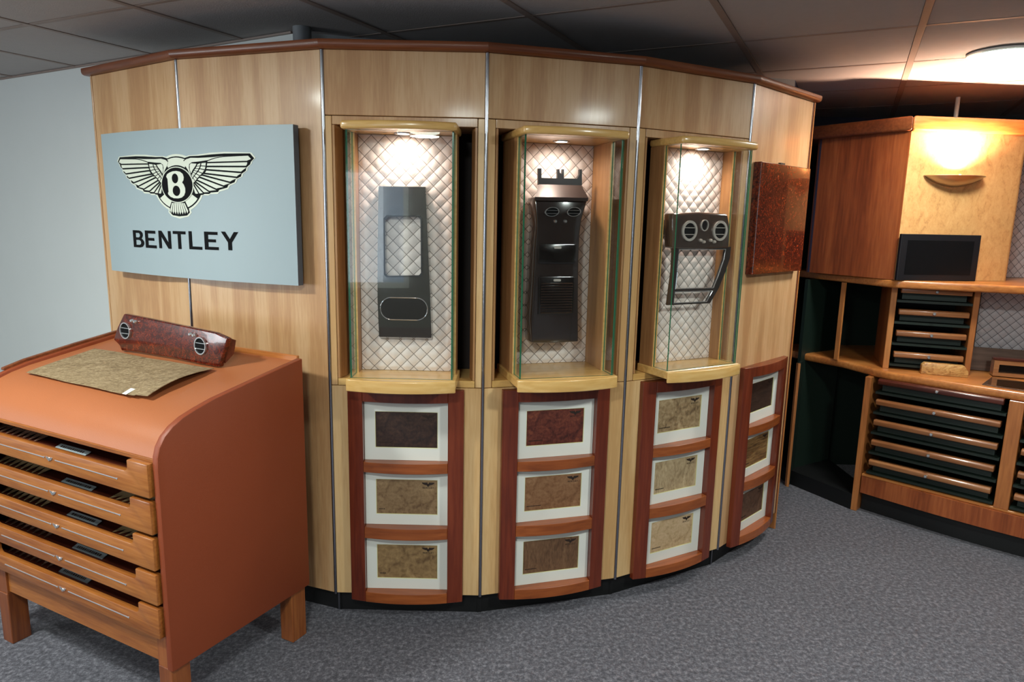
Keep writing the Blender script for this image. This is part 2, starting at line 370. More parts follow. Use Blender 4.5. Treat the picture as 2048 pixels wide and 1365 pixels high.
def wallseg(name, a, c, mat, z0=0.0, z1=CEIL + 0.012, th=0.1, holes=(), label=None):
    """wall from a to c; room on the right-hand side of a->c ; holes (x0,x1,z0,z1) are window openings"""
    L = math.hypot(c[0] - a[0], c[1] - a[1]); M = frame(a, math.atan2(c[1] - a[1], c[0] - a[0]))
    q = MB(); x = 0.0
    for (h0, h1, s0, s1) in sorted(holes):
        q.box(x, h0, 0, th, z0, z1); q.box(h0, h1, 0, th, z0, s0); q.box(h0, h1, 0, th, s1, z1); x = h1
    q.box(x, L, 0, th, z0, z1)
    struct(obj(name, q, mat, M=M), label); return M
A0 = (-0.86, 2.79); dl = Vector((-0.866, 0.5)); dn = Vector((-0.5, -0.866))
B0 = (A0[0] + dl.x * 3.3, A0[1] + dl.y * 3.3)
C0 = (B0[0] + dn.x * 6.3, B0[1] + dn.y * 6.3)
D0 = (4.4, -3.0)
wallseg('wall_left', B0, A0, 'white_wall', label='white painted wall beside the maple display wall')
MWL = wallseg('wall_window', C0, B0, 'white_wall', holes=[(0.5, 2.5, 0.75, 1.95)])
MWR = wallseg('wall_rear', D0, C0, 'rear_wall', holes=[(5.5, 7.1, 0.8, 1.95), (7.6, 9.2, 0.8, 1.95)])
wallseg('wall_partition', A0, (1.34, 3.50), 'grey_wall', label='grey partition wall behind the display wall')
wallseg('wall_return', (1.34, 3.50), (1.9, 4.65), 'navy_wall')
wallseg('wall_back', (1.1, 4.65), (4.4, 4.65), 'navy_wall', label='dark navy wall behind the cherry cabinet')
wallseg('wall_right', (4.4, 4.65), D0, 'rear_wall')
wn = 0
for Mw, hs in ((MWL, [(0.5, 2.5, 0.75, 1.95)]), (MWR, [(5.5, 7.1, 0.8, 1.95), (7.6, 9.2, 0.8, 1.95)])):
    for h in hs:
        wn += 1
        q = MB()
        for (x0, x1, z0, z1) in ((h[0], h[1], h[2], h[2] + .05), (h[0], h[1], h[3] - .05, h[3]), (h[0], h[0] + .05, h[2], h[3]), (h[1] - .05, h[1], h[2], h[3]), ((h[0] + h[1]) / 2 - .025, (h[0] + h[1]) / 2 + .025, h[2], h[3])):
            q.box(x0, x1, 0.03, 0.08, z0, z1)
        w = struct(obj('window_%d' % wn, q, 'mat_white', M=Mw), 'white framed window in the wall opposite')
        for k in (0, 1):
            x0 = h[0] + .05 + k * (h[1] - h[0]) / 2 - k * .025; x1 = (h[0] + h[1]) / 2 - .025 if k == 0 else h[1] - .05
            q = MB(); q.box(x0, x1, 0.05, 0.056, h[2] + .05, h[3] - .05); obj('window_pane', q, 'glass', w, M=Mw)
# wall trim and pipe seen over the cornice
q = MB(); q.box(0.0, 3.3, -0.012, 0.0, CEIL - 0.009, CEIL - 0.002); struct(obj('trim_1', q, 'tbar', M=frame(B0, math.atan2(A0[1] - B0[1], A0[0] - B0[0]))), 'metal edge trim between ceiling and white wall')
pz = onz(604, 55, CEIL)
q = MB(); q.lathe([(0, 0.02), (0.034, 0.02), (0.034, CEIL), (0, CEIL)], 20)
tag(obj('service_pipe', q, 'pipe', M=frame((pz.x + 0.0, pz.y + 0.0), 0), smooth=40), 'grey vertical service pipe in the corner behind the cornice', 'pipe')

# ------------------------------------------------------------------ display wall
DW = thing('display_wall', 'faceted maple display wall with cherry cornice, steel strips and black plinth', 'display wall', frame((0, 2.6), 0))
GAP = 0.006
def dpart(name, mb, mat, i, smooth=None): return obj(name, mb, mat, DW, M=PAN[i], smooth=smooth)
for i in range(6):
    w = PW[i] / 2 - GAP
    if i in (0, 1, 5):
        q = MB(); q.box(-w, w, 0, 0.02, BOT, TOP, 0.0015); dpart('panel', q, 'maple', i)
    else:
        q = MB(); q.box(-w, w, 0, 0.02, 1.8225, TOP, 0.0015); dpart('upper_panel', q, 'maple', i)
        q = MB(); q.box(-w, w, 0, 0.02, BOT, 0.8925, 0.0015); dpart('lower_panel', q, 'maple_pale', i)
        for sgn in (-1, 1):
            q = MB(); x0, x1 = sorted((sgn * w, sgn * 0.2455)); q.box(x0, x1, 0, 0.02, 0.895, 1.820, 0.0015); dpart('stile', q, 'maple_pale', i)
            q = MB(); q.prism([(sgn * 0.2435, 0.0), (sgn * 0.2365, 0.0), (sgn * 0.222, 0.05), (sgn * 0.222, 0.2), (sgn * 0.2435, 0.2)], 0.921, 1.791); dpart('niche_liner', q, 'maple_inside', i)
        q = MB(); q.box(-0.2435, 0.2435, -0.001, 0.2, 1.7925, 1.820, 0.001); dpart('niche_liner', q, 'maple', i)
        q = MB(); q.box(-0.2435, 0.2435, -0.001, 0.2, 0.895, 0.9195, 0.001); dpart('niche_liner', q, 'maple_h', i)
        q = MB(); q.box(-0.2435, 0.2435, 0.2, 0.21, 0.895, 1.82); dpart('niche_back', q, 'niche_dark', i)
    q = MB(); q.box(-PW[i] / 2 - 0.004, PW[i] / 2 + 0.004, 0.03, 0.05, 0.0, BOT); dpart('plinth', q, 'black', i)
    q = MB(); q.box(-w - 0.005, w + 0.005, 0.21 if i in (2, 3, 4) else 0.021, 0.222 if i in (2, 3, 4) else 0.03, BOT, TOP); dpart('backing', q, 'black', i)
# cornice: mitred bullnose pieces
def offs(pts, d):
    out = []
    for k, p in enumerate(pts):
        n = []
        if k > 0: a = Vector(pts[k]) - Vector(pts[k - 1]); n.append(Vector((a.y, -a.x)).normalized())
        if k < len(pts) - 1: a = Vector(pts[k + 1]) - Vector(pts[k]); n.append(Vector((a.y, -a.x)).normalized())
        if len(n) == 2: b = (n[0] + n[1]).normalized(); out.append(Vector(p) + b * (d / b.dot(n[0])))
        else: out.append(Vector(p) + n[0] * d)
    return out
prof = [(-0.06, 2.0295), (0.006, 2.0297), (0.015, 2.0305), (0.021, 2.0335), (0.0245, 2.038), (0.026, 2.044), (0.026, 2.054), (0.0245, 2.0565), (-0.06, 2.0565)]
cpts = [list(p) for p in POST]
e = Vector((POST[0][0] - POST[1][0], POST[0][1] - POST[1][1])).normalized(); cpts[0] = [POST[0][0] + e.x * 0.025, POST[0][1] + e.y * 0.025]
e = Vector((POST[6][0] - POST[5][0], POST[6][1] - POST[5][1])).normalized(); cpts[6] = [POST[6][0] + e.x * 0.02, POST[6][1] + e.y * 0.02]
rows = [offs(cpts, d) for d, z in prof]
for i in range(6):
    q = MB(); Mi = PAN[i].inverted(); L = []
    for k in (i, i + 1):
        L.append([q.bm.verts.new(Mi @ Vector((rows[j][k].x, rows[j][k].y, prof[j][1]))) for j in range(len(prof))])
    fs = [q.bm.faces.new((L[0][j], L[1][j], L[1][(j + 1) % len(prof)], L[0][(j + 1) % len(prof)])) for j in range(len(prof))]
    fs += [q.bm.faces.new(L[0]), q.bm.faces.new(L[1])]
    bmesh.ops.recalc_face_normals(q.bm, faces=fs); dpart('cornice', q, 'cherry_h', i, smooth=50)
# cornice return behind the right end
q = MB(); q.box(-0.05, 0.015, 0.03, 0.5, 2.0295, 2.0565, 0.008, 2); obj('cornice', q, 'cherry_h', DW, M=frame(cpts[6], math.atan2(POST[6][1] - POST[5][1], POST[6][0] - POST[5][0])))
# steel cover strips at the folds
for k in range(1, 6):
    a = math.atan2(POST[k + 1][1] - POST[k - 1][1], POST[k + 1][0] - POST[k - 1][0])
    q = MB(); q.prism([(0.0065 * math.cos(t), 0.004 - 0.008 * math.sin(t)) for t in [PI * j / 10 for j in range(11)]], BOT - 0.004, TOP - 0.001)
    obj('cover_strip', q, 'steel', DW, M=frame(POST[k], a), smooth=60)
for k in (2, 5):
    q = MB(); q.box(-0.003, 0.003, 0.028, 0.034, 0.0, BOT); obj('plinth_strip', q, 'steel', DW, M=frame(POST[k], math.atan2(POST[k + 1][1] - POST[k - 1][1], POST[k + 1][0] - POST[k - 1][0])))
# end edges
q = MB(); q.box(-PW[0] / 2 - 0.006, -PW[0] / 2 + 0.004, -0.002, 0.30, BOT, TOP, 0.001); dpart('end_panel', q, 'maple', 0)
q = MB(); q.box(PW[5] / 2 - 0.005, PW[5] / 2 + 0.002, -0.001, 0.03, BOT, TOP); dpart('shadow_gap', q, 'bar_dark', 5)
q = MB(); q.box(PW[5] / 2 + 0.0025, PW[5] / 2 + 0.012, -0.004, 0.35, 0.0, TOP, 0.001); dpart('end_panel', q, 'cherry_post', 5)

# ------------------------------------------------------------------ display cases
def quilt_mesh(x0, x1, z0, z1, y, amp=0.006, step=0.0045, pitch=PITCHQ):
    q = MB(); nu = int((x1 - x0) / step); nv = int((z1 - z0) / step)
    def fn(u, v):
        x = x0 + (x1 - x0) * u; z = z0 + (z1 - z0) * v
        h = (abs(math.sin(PI * (x + z) / pitch)) * abs(math.sin(PI * (x - z) / pitch))) ** 0.45
        ex = min(u * nu, (1 - u) * nu, v * nv, (1 - v) * nv); h *= min(1.0, ex / 3)
        return (x, y - amp * h, z)
    q.sheet(fn, nu, nv, (0, -0.012, 0)); return q
ZB, ZC = 0.9487, 1.7645
def arc_front(half, d0, d1, n=14): return [(-half + 2 * half * k / n, -(d0 + (d1 - d0) * (1 - (2 * k / n - 1) ** 2))) for k in range(n + 1)]
CASELAB = ['glass display case with a plain grey console fascia inside', 'glass display case with a tall black centre console inside', 'glass display case with a round-vented dashboard fascia inside']
for n, i in enumerate((2, 3, 4)):
    t = thing('display_case', CASELAB[n], 'display case', PAN[i] @ Matrix.Translation((0, 0, 0.92)), 'glazed maple cases in the display wall')
    M = PAN[i]; QD = (0.022, 0.13, 0.022)[n]; BD = QD + 0.028
    def cpart(name, mb, mat, smooth=None, mats=None, par=None): return obj(name, mb, mat, par or t, M=M, smooth=smooth, mats=mats)
    q = MB(); q.box(-0.186, 0.186, -0.1195, BD, 0.9205, ZB, 0.0015); cpart('base_board', q, 'maple_h')
    q = MB(); q.prism([(-0.186, -0.120)] + arc_front(0.186, 0.128, 0.158) + [(0.186, -0.120)], 0.906, ZB - 0.0005, 0.011, 4); cpart('base_nosing', q, 'maple_h', 50)
    q = MB(); q.prism([(-0.186, BD)] + arc_front(0.186, 0.130, 0.158) + [(0.186, BD)], ZC, 1.7905, 0.008, 3); cpart('top_board', q, 'maple_h', 50)
    for sg in (-1, 1):
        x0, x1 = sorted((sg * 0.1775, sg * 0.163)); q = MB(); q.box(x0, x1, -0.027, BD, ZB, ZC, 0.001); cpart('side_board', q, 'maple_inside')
        q = MB(); x0, x1 = sorted((sg * 0.1775, sg * 0.163)); q.box(x0, x1, -0.0295, -0.0272, ZB, ZC); cpart('edge_lipping', q, 'maple_h')
        q = MB(); x0, x1 = sorted((sg * 0.1735, sg * 0.1685)); q.box(x0, x1, -0.106, -0.030, ZB + 0.0005, ZC - 0.0005)
        g = cpart('glass_side', q, None, mats=['glass', 'glass_edge'])
        for p in g.data.polygons: p.material_index = 0 if abs(p.normal.x) > 0.9 else 1
    q = MB(); q.box(-0.1745, 0.1745, -0.112, -0.1065, ZB + 0.0005, ZC - 0.0005); g = cpart('glass_front', q, None, mats=['glass', 'glass_edge'])
    for p in g.data.polygons: p.material_index = 0 if abs(p.normal.y) > 0.9 else 1
    cpart('quilted_back', quilt_mesh(-0.162, 0.162, ZB + 0.001, ZC - 0.001, QD), 'quilt', 60)
    q = MB(); q.box(-0.163, 0.163, QD + 0.014, BD, ZB, ZC); cpart('back_board', q, 'black')
    dx, dy = 0.0, (-0.035, 0.03, -0.035)[n]
    q = MB(); q.lathe([(0.020, 0), (0.020, -0.003), (0.028, -0.004), (0.030, -0.001), (0.030, 0.0)], 28, M=Matrix.Translation((dx, dy, ZC))); dlp = cpart('downlight', q, 'chrome', 50)
    q = MB(); q.lathe([(0.0, -0.0015), (0.0205, -0.0015)], 24, M=Matrix.Translation((dx, dy, ZC))); obj('lamp_lens', q, 'downlight_glow', dlp, M=M)
    lp = M @ Vector((dx, dy, ZC - 0.006)); tg = M @ Vector((dx, dy + 0.045, ZC - 0.5))
    light('downlight_beam', 'SPOT', lp, (3.8, 3.6, 5.0)[n], (1.0, 0.82, 0.70), tg, spot_size=2.9, spot_blend=1.0, shadow_soft_size=0.018)

# ------------------------------------------------------------------ fascias in the cases
def rrect(x0, x1, z0, z1, r, n=5):
    out = []
    for cx, cz, a in ((x1 - r, z1 - r, 0), (x0 + r, z1 - r, PI / 2), (x0 + r, z0 + r, PI), (x1 - r, z0 + r, 1.5 * PI)):
        for k in range(n + 1): out.append((cx + r * math.cos(a + PI / 2 * k / n), cz + r * math.sin(a + PI / 2 * k / n)))
    return out
def resample(poly, n):
    P = [Vector(p) for p in poly]; L = [(P[(k + 1) % len(P)] - P[k]).length for k in range(len(P))]; T = sum(L); out = []
    for k in range(n):
        s = T * k / n; j = 0
        while s > L[j]: s -= L[j]; j += 1
        out.append(tuple(P[j].lerp(P[(j + 1) % len(P)], s / L[j])))
    return out
def ell(cx, cz, rx, rz, n=28): return [(cx + rx * math.cos(2 * PI * k / n), cz + rz * math.sin(2 * PI * k / n)) for k in range(n)]
def poly_px(M, pts, d): return [fpx(M, x, y, d) for x, y in pts]
def holed(outer, holes, y0, y1):
    """flat plate (x,z) with holes, extruded between y0 and y1"""
    q = MB(); bm = q.bm; ed = []
    for lp in [outer] + holes:
        v = [bm.verts.new((p[0], y0, p[1])) for p in lp]
        ed += [bm.edges.new((v[k], v[(k + 1) % len(v)])) for k in range(len(v))]
    r = bmesh.ops.triangle_fill(bm, use_beauty=True, use_dissolve=False, edges=ed)
    fs = [f for f in bm.faces]
    ex = bmesh.ops.extrude_face_region(bm, geom=fs)
    bmesh.ops.translate(bm, verts=[g for g in ex['geom'] if isinstance(g, bmesh.types.BMVert)], vec=(0, y1 - y0, 0))
    bmesh.ops.recalc_face_normals(bm, faces=bm.faces[:]); return q

# case 1: plain gloss console fascia
M = PAN[2]; d = 0.012
t = thing('console_fascia', 'grey gloss console fascia with square opening and oval chrome ring', 'car trim', M @ Matrix.Translation((0, 0, 1.07)))
out = poly_px(M, [(757, 373), (851, 374), (855, 470), (860, 580), (863, 675), (810, 675), (758, 673), (755, 600), (755, 520), (756, 440)], d)
hole = poly_px(M, [(776, 434), (836, 434), (841, 439), (842, 546), (838, 551), (776, 552), (771, 547), (770, 440)], d)
obj('fascia_plate', holed(out, [hole], -d, 0.014), 'fascia_grey', t, M=M)
hx = [p[0] for p in hole]; hz = [p[1] for p in hole]
q = MB(); q.ring([(p[0] + (0.005 if p[0] > 0.5 * (min(hx) + max(hx)) else -0.005), p[1] + (0.005 if p[1] > 0.5 * (min(hz) + max(hz)) else -0.005)) for p in hole], hole, -d - 0.002, -d + 0.002); obj('opening_bezel', q, 'frame_black', t, M=M)
a = fpx(M, 808, 618, d); b = fpx(M, 855, 641, d); rx, rz = b[0] - a[0], a[1] - b[1]
loop = rrect(a[0] - rx, a[0] + rx, a[1] - rz, a[1] + rz, rz * 0.97, 8)
q = MB(); q.tube([(p[0], -d - 0.001, p[1]) for p in loop], 0.0018, 6, True); obj('chrome_ring', q, 'chrome', t, M=M, smooth=60)
q = MB(); q.prism([(a[0] + (p[0] - a[0]) * 0.96, a[1] + (p[1] - a[1]) * 0.96) for p in loop], -d - 0.001, -d + 0.004, axis='y'); obj('ring_inlay', q, 'black_gloss', t, M=M)
c0 = poly_px(M, [(804, 374), (825, 374), (824, 391), (804, 389)], d); q = MB(); q.prism(c0, -d - 0.002, 0.0, axis='y'); obj('mounting_clip', q, 'console_black', t, M=M)
q = MB(); lx = min(p[0] for p in out[4:7]); z0 = out[5][1]; q.prism([(-0.013, z0 + 0.035), (-0.013, z0), (0.016, z0 - 0.012), (0.016, z0 + 0.035)], out[6][0] + 0.001, out[4][0] - 0.001, axis='x'); obj('lower_lip', q, 'console_black', t, M=M)

def vent(t, M, cx, cz, rx, rz, d, slats=2, ring='chrome', tilt=0.0, rw=0.88):
    R = [(cx + (p[0] - cx) * math.cos(tilt) - (p[1] - cz) * math.sin(tilt), cz + (p[0] - cx) * math.sin(tilt) + (p[1] - cz) * math.cos(tilt)) for p in ell(cx, cz, rx, rz)]
    q = MB(); q.prism([(cx + (p[0] - cx) * 0.93, cz + (p[1] - cz) * 0.93) for p in R], -d - 0.0015, -d + 0.002, axis='y'); v = obj('vent', q, 'letter_black', t, M=M)
    q = MB(); q.ring(R, [(cx + (p[0] - cx) * rw, cz + (p[1] - cz) * rw) for p in R], -d - 0.006, -d + 0.001); obj('vent_ring', q, ring, v, M=M, smooth=40)
    for k in range(slats):
        zz = cz + rz * (0.3 - 0.65 * k); hw = rx * 0.84 * math.sqrt(max(0, 1 - ((zz - cz) / rz) ** 2))
        q = MB(); q.box(cx - hw, cx + hw, -d - 0.004, -d, zz - rz * 0.035, zz + rz * 0.035); obj('vent_slat', q, ring, v, M=M)
    return v
def knob(t, M, x, z, r, d, mat='chrome', name='knob'):
    q = MB(); q.lathe([(0, 0.011), (r * 0.6, 0.011), (r * 0.9, 0.008), (r, 0.003), (r, -0.001), (0, -0.001)], 14, M=Matrix.Translation((x, -d, z)) @ Matrix.Rotation(PI / 2, 4, 'X')); return obj(name, q, mat, t, M=M, smooth=50)

# case 2: tall black centre console
M = PAN[3]; d = -0.03
t = thing('centre_console', 'tall black centre console with oval vents and ribbed lower panel', 'car trim', M @ Matrix.Translation((0, 0, 1.03)))
body = poly_px(M, [(1070, 394), (1177, 396), (1170, 418), (1164, 440), (1160, 470), (1158, 520), (1157, 600), (1157, 684), (1110, 687), (1064, 687), (1062, 640), (1067, 560), (1070, 500), (1074, 450)], d)
q = MB(); q.prism(body, -d, 0.122, 0.006, 2, axis='y'); obj('console_body', q, 'console_black', t, M=M, smooth=40)
a = fpx(M, 1078, 369, d - 0.03); b = fpx(M, 1163, 371, d - 0.03); c = fpx(M, 1177, 396, d + 0.02); e_ = fpx(M, 1070, 394, d + 0.02)
q = MB(); V = [(a[0], -d + 0.03, a[1]), (b[0], -d + 0.03, b[1]), (c[0], -d - 0.02, c[1]), (e_[0], -d - 0.02, e_[1])]
lo = [q.bm.verts.new(v) for v in V]; hi = [q.bm.verts.new((v[0], v[1] + 0.006, v[2] - 0.012)) for v in V]
fs = [q.bm.faces.new(lo), q.bm.faces.new(hi)] + [q.bm.faces.new((lo[k], lo[(k + 1) % 4], hi[(k + 1) % 4], hi[k])) for k in range(4)]
bmesh.ops.recalc_face_normals(q.bm, faces=fs); obj('sloped_tray', q, 'console_matt', t, M=M)
br = poly_px(M, [(1077, 370), (1077, 337), (1083, 337), (1083, 356), (1115, 357), (1115, 338.5), (1119, 338.5), (1120, 346), (1124, 348), (1125, 338.5), (1128, 338.5), (1128, 357), (1155, 357.5), (1159, 349), (1159, 339), (1164, 339), (1164, 371)], d - 0.03)
q = MB(); q.prism(br, -d + 0.03, -d + 0.044, axis='y'); obj('bracket', q, 'frame_black', t, M=M)
for px in (1103.5, 1147):
    a = fpx(M, px, 424, d + 0.002); vent(t, M, a[0], a[1], 0.0265, 0.0165, d + 0.002, 2, tilt=0.12)
for px in (1110, 1130):
    a = fpx(M, px, 443, d); knob(t, M, a[0], a[1], 0.0065, d)
for (x0, x1, y0, y1, ns) in ((1076, 1153, 488, 528, 0), (1076, 1150, 553, 631, 12)):
    a = fpx(M, x0, y1, d + 0.008); b = fpx(M, x1, y0, d + 0.008)
    q = MB(); q.prism(rrect(a[0], b[0], a[1], b[1], 0.008), -d - 0.008, -d + 0.002, 0.003, 2, axis='y'); pnl = obj('cover_panel', q, 'black_gloss', t, M=M, smooth=40)
    c = ((a[0] + b[0]) / 2, b[1] - 0.014)
    q = MB(); q.prism(rrect(c[0] - 0.014, c[0] + 0.014, c[1] - 0.0042, c[1] + 0.0042, 0.004), -d - 0.011, -d - 0.006, axis='y'); obj('catch', q, 'silver', pnl, M=M)
    for k in range(ns):
        zz = b[1] - 0.027 - k * (b[1] - a[1] - 0.036) / (ns - 1)
        q = MB(); q.box(a[0] + 0.008, b[0] - 0.008, -d - 0.0115, -d - 0.007, zz - 0.0028, zz + 0.0028, 0.0015); obj('rib', q, 'console_black', pnl, M=M)

# case 3: dashboard fascia with round vents
M = PAN[4]; d = 0.064
t = thing('dashboard_fascia', 'brown gloss dashboard fascia with two round vents over open surround', 'car trim', M @ Matrix.Translation((0, 0, 1.2)))
blk = poly_px(M, [(1346, 427), (1400, 424.5), (1456, 428), (1460, 450), (1459, 497), (1400, 498), (1346, 497)], d)
q = MB(); q.prism(blk, -d, -0.012, 0.008, 3, axis='y'); obj('fascia_block', q, 'fascia_brown', t, M=M, smooth=40)
dd = 0.05
so = poly_px(M, [(1346.5, 494), (1462, 494), (1460, 515), (1451, 544), (1437, 578), (1420, 607), (1375, 609), (1335, 611), (1339, 580), (1344, 544)], dd)
h1 = poly_px(M, [(1357, 499), (1451, 499), (1447, 520), (1436, 552), (1426.5, 576), (1388, 577), (1350.5, 578), (1354, 545)], dd)
h2 = poly_px(M, [(1349, 584), (1424.5, 582.5), (1413, 603.5), (1347, 606.5)], dd)
obj('surround', holed(so, [h1, h2], -dd, -dd + 0.01), 'console_black', t, M=M)
for hh in (h1, h2):
    q = MB(); q.tube([(p[0], -dd - 0.001, p[1]) for p in hh], 0.0022, 6, True); obj('chrome_trim', q, 'chrome', t, M=M, smooth=60)
tb = poly_px(M, [(1336, 440), (1346, 440), (1346, 470), (1336, 470)], 0.03); q = MB(); q.prism(tb, -0.035, 0.012, 0.002, axis='y'); obj('side_tab', q, 'frame_black', t, M=M)
for px in (1378, 1439):
    a = fpx(M, px, 462, d); v = vent(t, M, a[0], a[1], 0.037, 0.038, d, 2, 'silver', rw=0.76)
a = fpx(M, 1408, 451, d)
q = MB(); q.prism(ell(a[0], a[1], 0.017, 0.0195), -d - 0.002, -d + 0.002, axis='y'); ck = obj('clock', q, 'black_gloss', t, M=M)
q = MB(); q.ring(ell(a[0], a[1], 0.019, 0.0215), ell(a[0], a[1], 0.0155, 0.018), -d - 0.006, -d + 0.001); obj('clock_bezel', q, 'silver', ck, M=M, smooth=40)
for k, (px, py) in enumerate(((1400, 481), (1406, 484), (1420, 481), (1427, 484))):
    a = fpx(M, px, py, d); knob(t, M, a[0], a[1], 0.0065, d, 'silver')

# ------------------------------------------------------------------ winged emblem and lettering, in the plane (x,z) about the emblem centre
EZ = lambda x, y: ((x - 805) / 770.0, -(y - 475) / 770.0)           # units: half span 1.0 towards the right tip
Ls = [((1195, 165), (1655, 145)), ((1195, 220), (1640, 213)), ((1190, 265), (1630, 270)), ((1180, 302), (1575, 335)), ((1163, 345), (1525, 390)), ((1130, 362), (1450, 447)),
      ((1093, 385), (1375, 490)), ((1066, 422), (1290, 527)), ((1046, 444), (1203, 551)), ((1030, 455), (1133, 564)), ((1016, 464), (1077, 571)), ((1005, 472), (1026, 572))]
TIPS = [(1682, 186), (1638, 243), (1592, 308), (1538, 366), (1468, 424), (1390, 474), (1298, 514), (1212, 543), (1142, 562), (1084, 574), (1040, 580)]
def emblem_shapes():
    S = []
    for k in range(11):
        (a, b), (c, e) = Ls[k], Ls[k + 1]
        a, b, c, e = Vector(a), Vector(b), Vector(c), Vector(e)
        if k == 0: a = Vector((1205, 204)); b = Vector((1652, 150)); mid = Vector((1390, 160)); S.append(('feather', [a, Vector((1290, 176)), mid, b, Vector(TIPS[0]), e + Vector((-4, -7)), c + Vector((6, -7))])); continue
        up = (b - a).normalized(); nn = Vector((-up.y, up.x)); g = 9.5
        S.append(('feather', [a + nn * g + up * 4, b + nn * g, Vector(TIPS[k]), e - Vector((4, 0)) - nn * g, c - nn * g + up * 4]))
    R1 = [(1190, 216), (1186, 262), (1172, 303), (1140, 345), (1105, 372), (1072, 405), (1045, 437), (1018, 458)]
    R2 = [(1122, 222), (1115, 256), (1100, 288), (1078, 320), (1055, 346), (1030, 372), (1014, 392), (1004, 410)]
    R3 = [(1078, 236), (1066, 262), (1048, 286), (1030, 308), (1016, 328), (1008, 342), (1003, 352), (1000, 362)]
    for A, B in ((R1, R2), (R2, R3)):
        for k in range(7):
            P = [Vector(A[k]), Vector(A[k + 1]), Vector(B[k + 1]), Vector(B[k])]; c = sum(P, Vector((0, 0))) / 4
            S.append(('covert', [c + (p - c) * 0.74 for p in P]))
    S.append(('wing_shoulder', [Vector(p) for p in [(985, 243), (1003, 226), (1068, 232), (1054, 258), (1035, 282), (1015, 306), (1003, 328), (994, 340), (983, 300)]]))
    S.append(('leading_edge', [Vector(p) for p in [(912, 203), (940, 180), (1000, 163), (1100, 166), (1250, 161), (1385, 152), (1290, 166), (1200, 194), (1100, 206), (1010, 213), (978, 236), (972, 275), (983, 335), (993, 368), (978, 345), (958, 300), (930, 258), (914, 228)]]))
    out = [(n, [EZ(p.x, p.y) for p in P]) for n, P in S]
    out += [(n, [(-x, z) for x, z in reversed(P)]) for n, P in list(out)]
    # tail
    for k in range(8):
        x0, x1 = 722 + k * 21.8, 722 + (k + 1) * 21.8; y0, y1 = 690 + k * 31, 690 + (k + 1) * 31
        dz = 14 * (1 - ((k - 3.5) / 3.5) ** 2)
        out.append(('tail_feather', [EZ(x0 + 3 - 4, 690), EZ(x1 - 3 - 4, 690), EZ(y1 - 4 - 4, 783 + dz), EZ((y0 + y1) / 2 - 4, 812 + dz), EZ(y0 + 4 - 4, 783 + dz)]))
    return out
def arc(cx, cz, r, a0, a1, n=20): return [(cx + r * math.cos(a0 + (a1 - a0) * k / n), cz + r * math.sin(a0 + (a1 - a0) * k / n)) for k in range(n + 1)]
RINGC = (0.0, 0.02)
def ring_shapes():
    r0, r1 = 0.268, 0.395
    sh = []
    for a0, a1 in ((1.04, 2.10), (3.75, 4.30), (5.125, 5.67)):
        sh.append(('ring_segment', arc(RINGC[0], RINGC[1], r1, a0, a1) + arc(RINGC[0], RINGC[1], r0 + 0.012, a1, a0)))
    return sh
BOUT = [(672, 378), (686, 350), (720, 330), (765, 316), (815, 312), (862, 322), (895, 348), (906, 385), (900, 420), (880, 447), (902, 475), (916, 515), (914, 560), (897, 600), (862, 626), (815, 636), (760, 634), (715, 618), (686, 590), (682, 572), (692, 560), (690, 480), (688, 405)]
LET = {'B': ([(0, 0), (.62, 0), (.86, .06), (1, .2), (1, .34), (.9, .47), (.78, .53), (.86, .6), (.92, .72), (.9, .86), (.78, .96), (.6, 1), (0, 1)], [[(.26, .15), (.58, .15), (.7, .2), (.74, .28), (.7, .38), (.58, .44), (.26, .44)], [(.26, .59), (.56, .59), (.65, .65), (.67, .73), (.64, .81), (.54, .85), (.26, .85)]]),
       'E': ([(0, 0), (1, 0), (1, .165), (.27, .165), (.27, .425), (.82, .425), (.82, .585), (.27, .585), (.27, .835), (.96, .835), (.96, 1), (0, 1)], []),
       'N': ([(0, 0), (.22, 0), (.22, .68), (.76, 0), (1, 0), (1, 1), (.78, 1), (.78, .34), (.25, 1), (0, 1)], []),
       'T': ([(.38, 0), (.62, 0), (.62, .835), (1, .835), (1, 1), (0, 1), (0, .835), (.38, .835)], []),
       'L': ([(0, 0), (1, 0), (1, .165), (.25, .165), (.25, 1), (0, 1)], []),
       'Y': ([(.39, 0), (.61, 0), (.61, .42), (1, 1), (.76, 1), (.5, .6), (.24, 1), (0, 1), (.39, .42)], [])}

# ------------------------------------------------------------------ sign
# plan curve of the sign face: arc through three points standing off the first two panels
SA = (PAN[0] @ Vector((-0.160, -0.052, 0))).to_2d(); SC = (PAN[1] @ Vector((0.226, -0.052, 0))).to_2d()
pm = (Vector(POST[1]) + Vector((PAN[0] @ Vector((0, -1, 0)) - PAN[0].translation).to_2d() + (PAN[1] @ Vector((0, -1, 0)) - PAN[1].translation).to_2d()).normalized() * 0.034)
def circ3(a, b, c):
    D = 2 * (a.x * (b.y - c.y) + b.x * (c.y - a.y) + c.x * (a.y - b.y))
    ux = (a.length_squared * (b.y - c.y) + b.length_squared * (c.y - a.y) + c.length_squared * (a.y - b.y)) / D
    uy = (a.length_squared * (c.x - b.x) + b.length_squared * (a.x - c.x) + c.length_squared * (b.x - a.x)) / D
    return Vector((ux, uy))
SO = circ3(SA, pm, SC); SR = (SA - SO).length
an = lambda p: math.atan2((p - SO).y, (p - SO).x)
th0, th1 = an(SA), an(SC)
if th1 < th0: th1 += 2 * PI
SL = SR * (th1 - th0); SZ0, SZ1 = 1.250, 1.787
def scurve(s, off=0.0):
    a = th0 + s / SR; return Vector((SO.x + (SR + off) * math.cos(a), SO.y + (SR + off) * math.sin(a)))
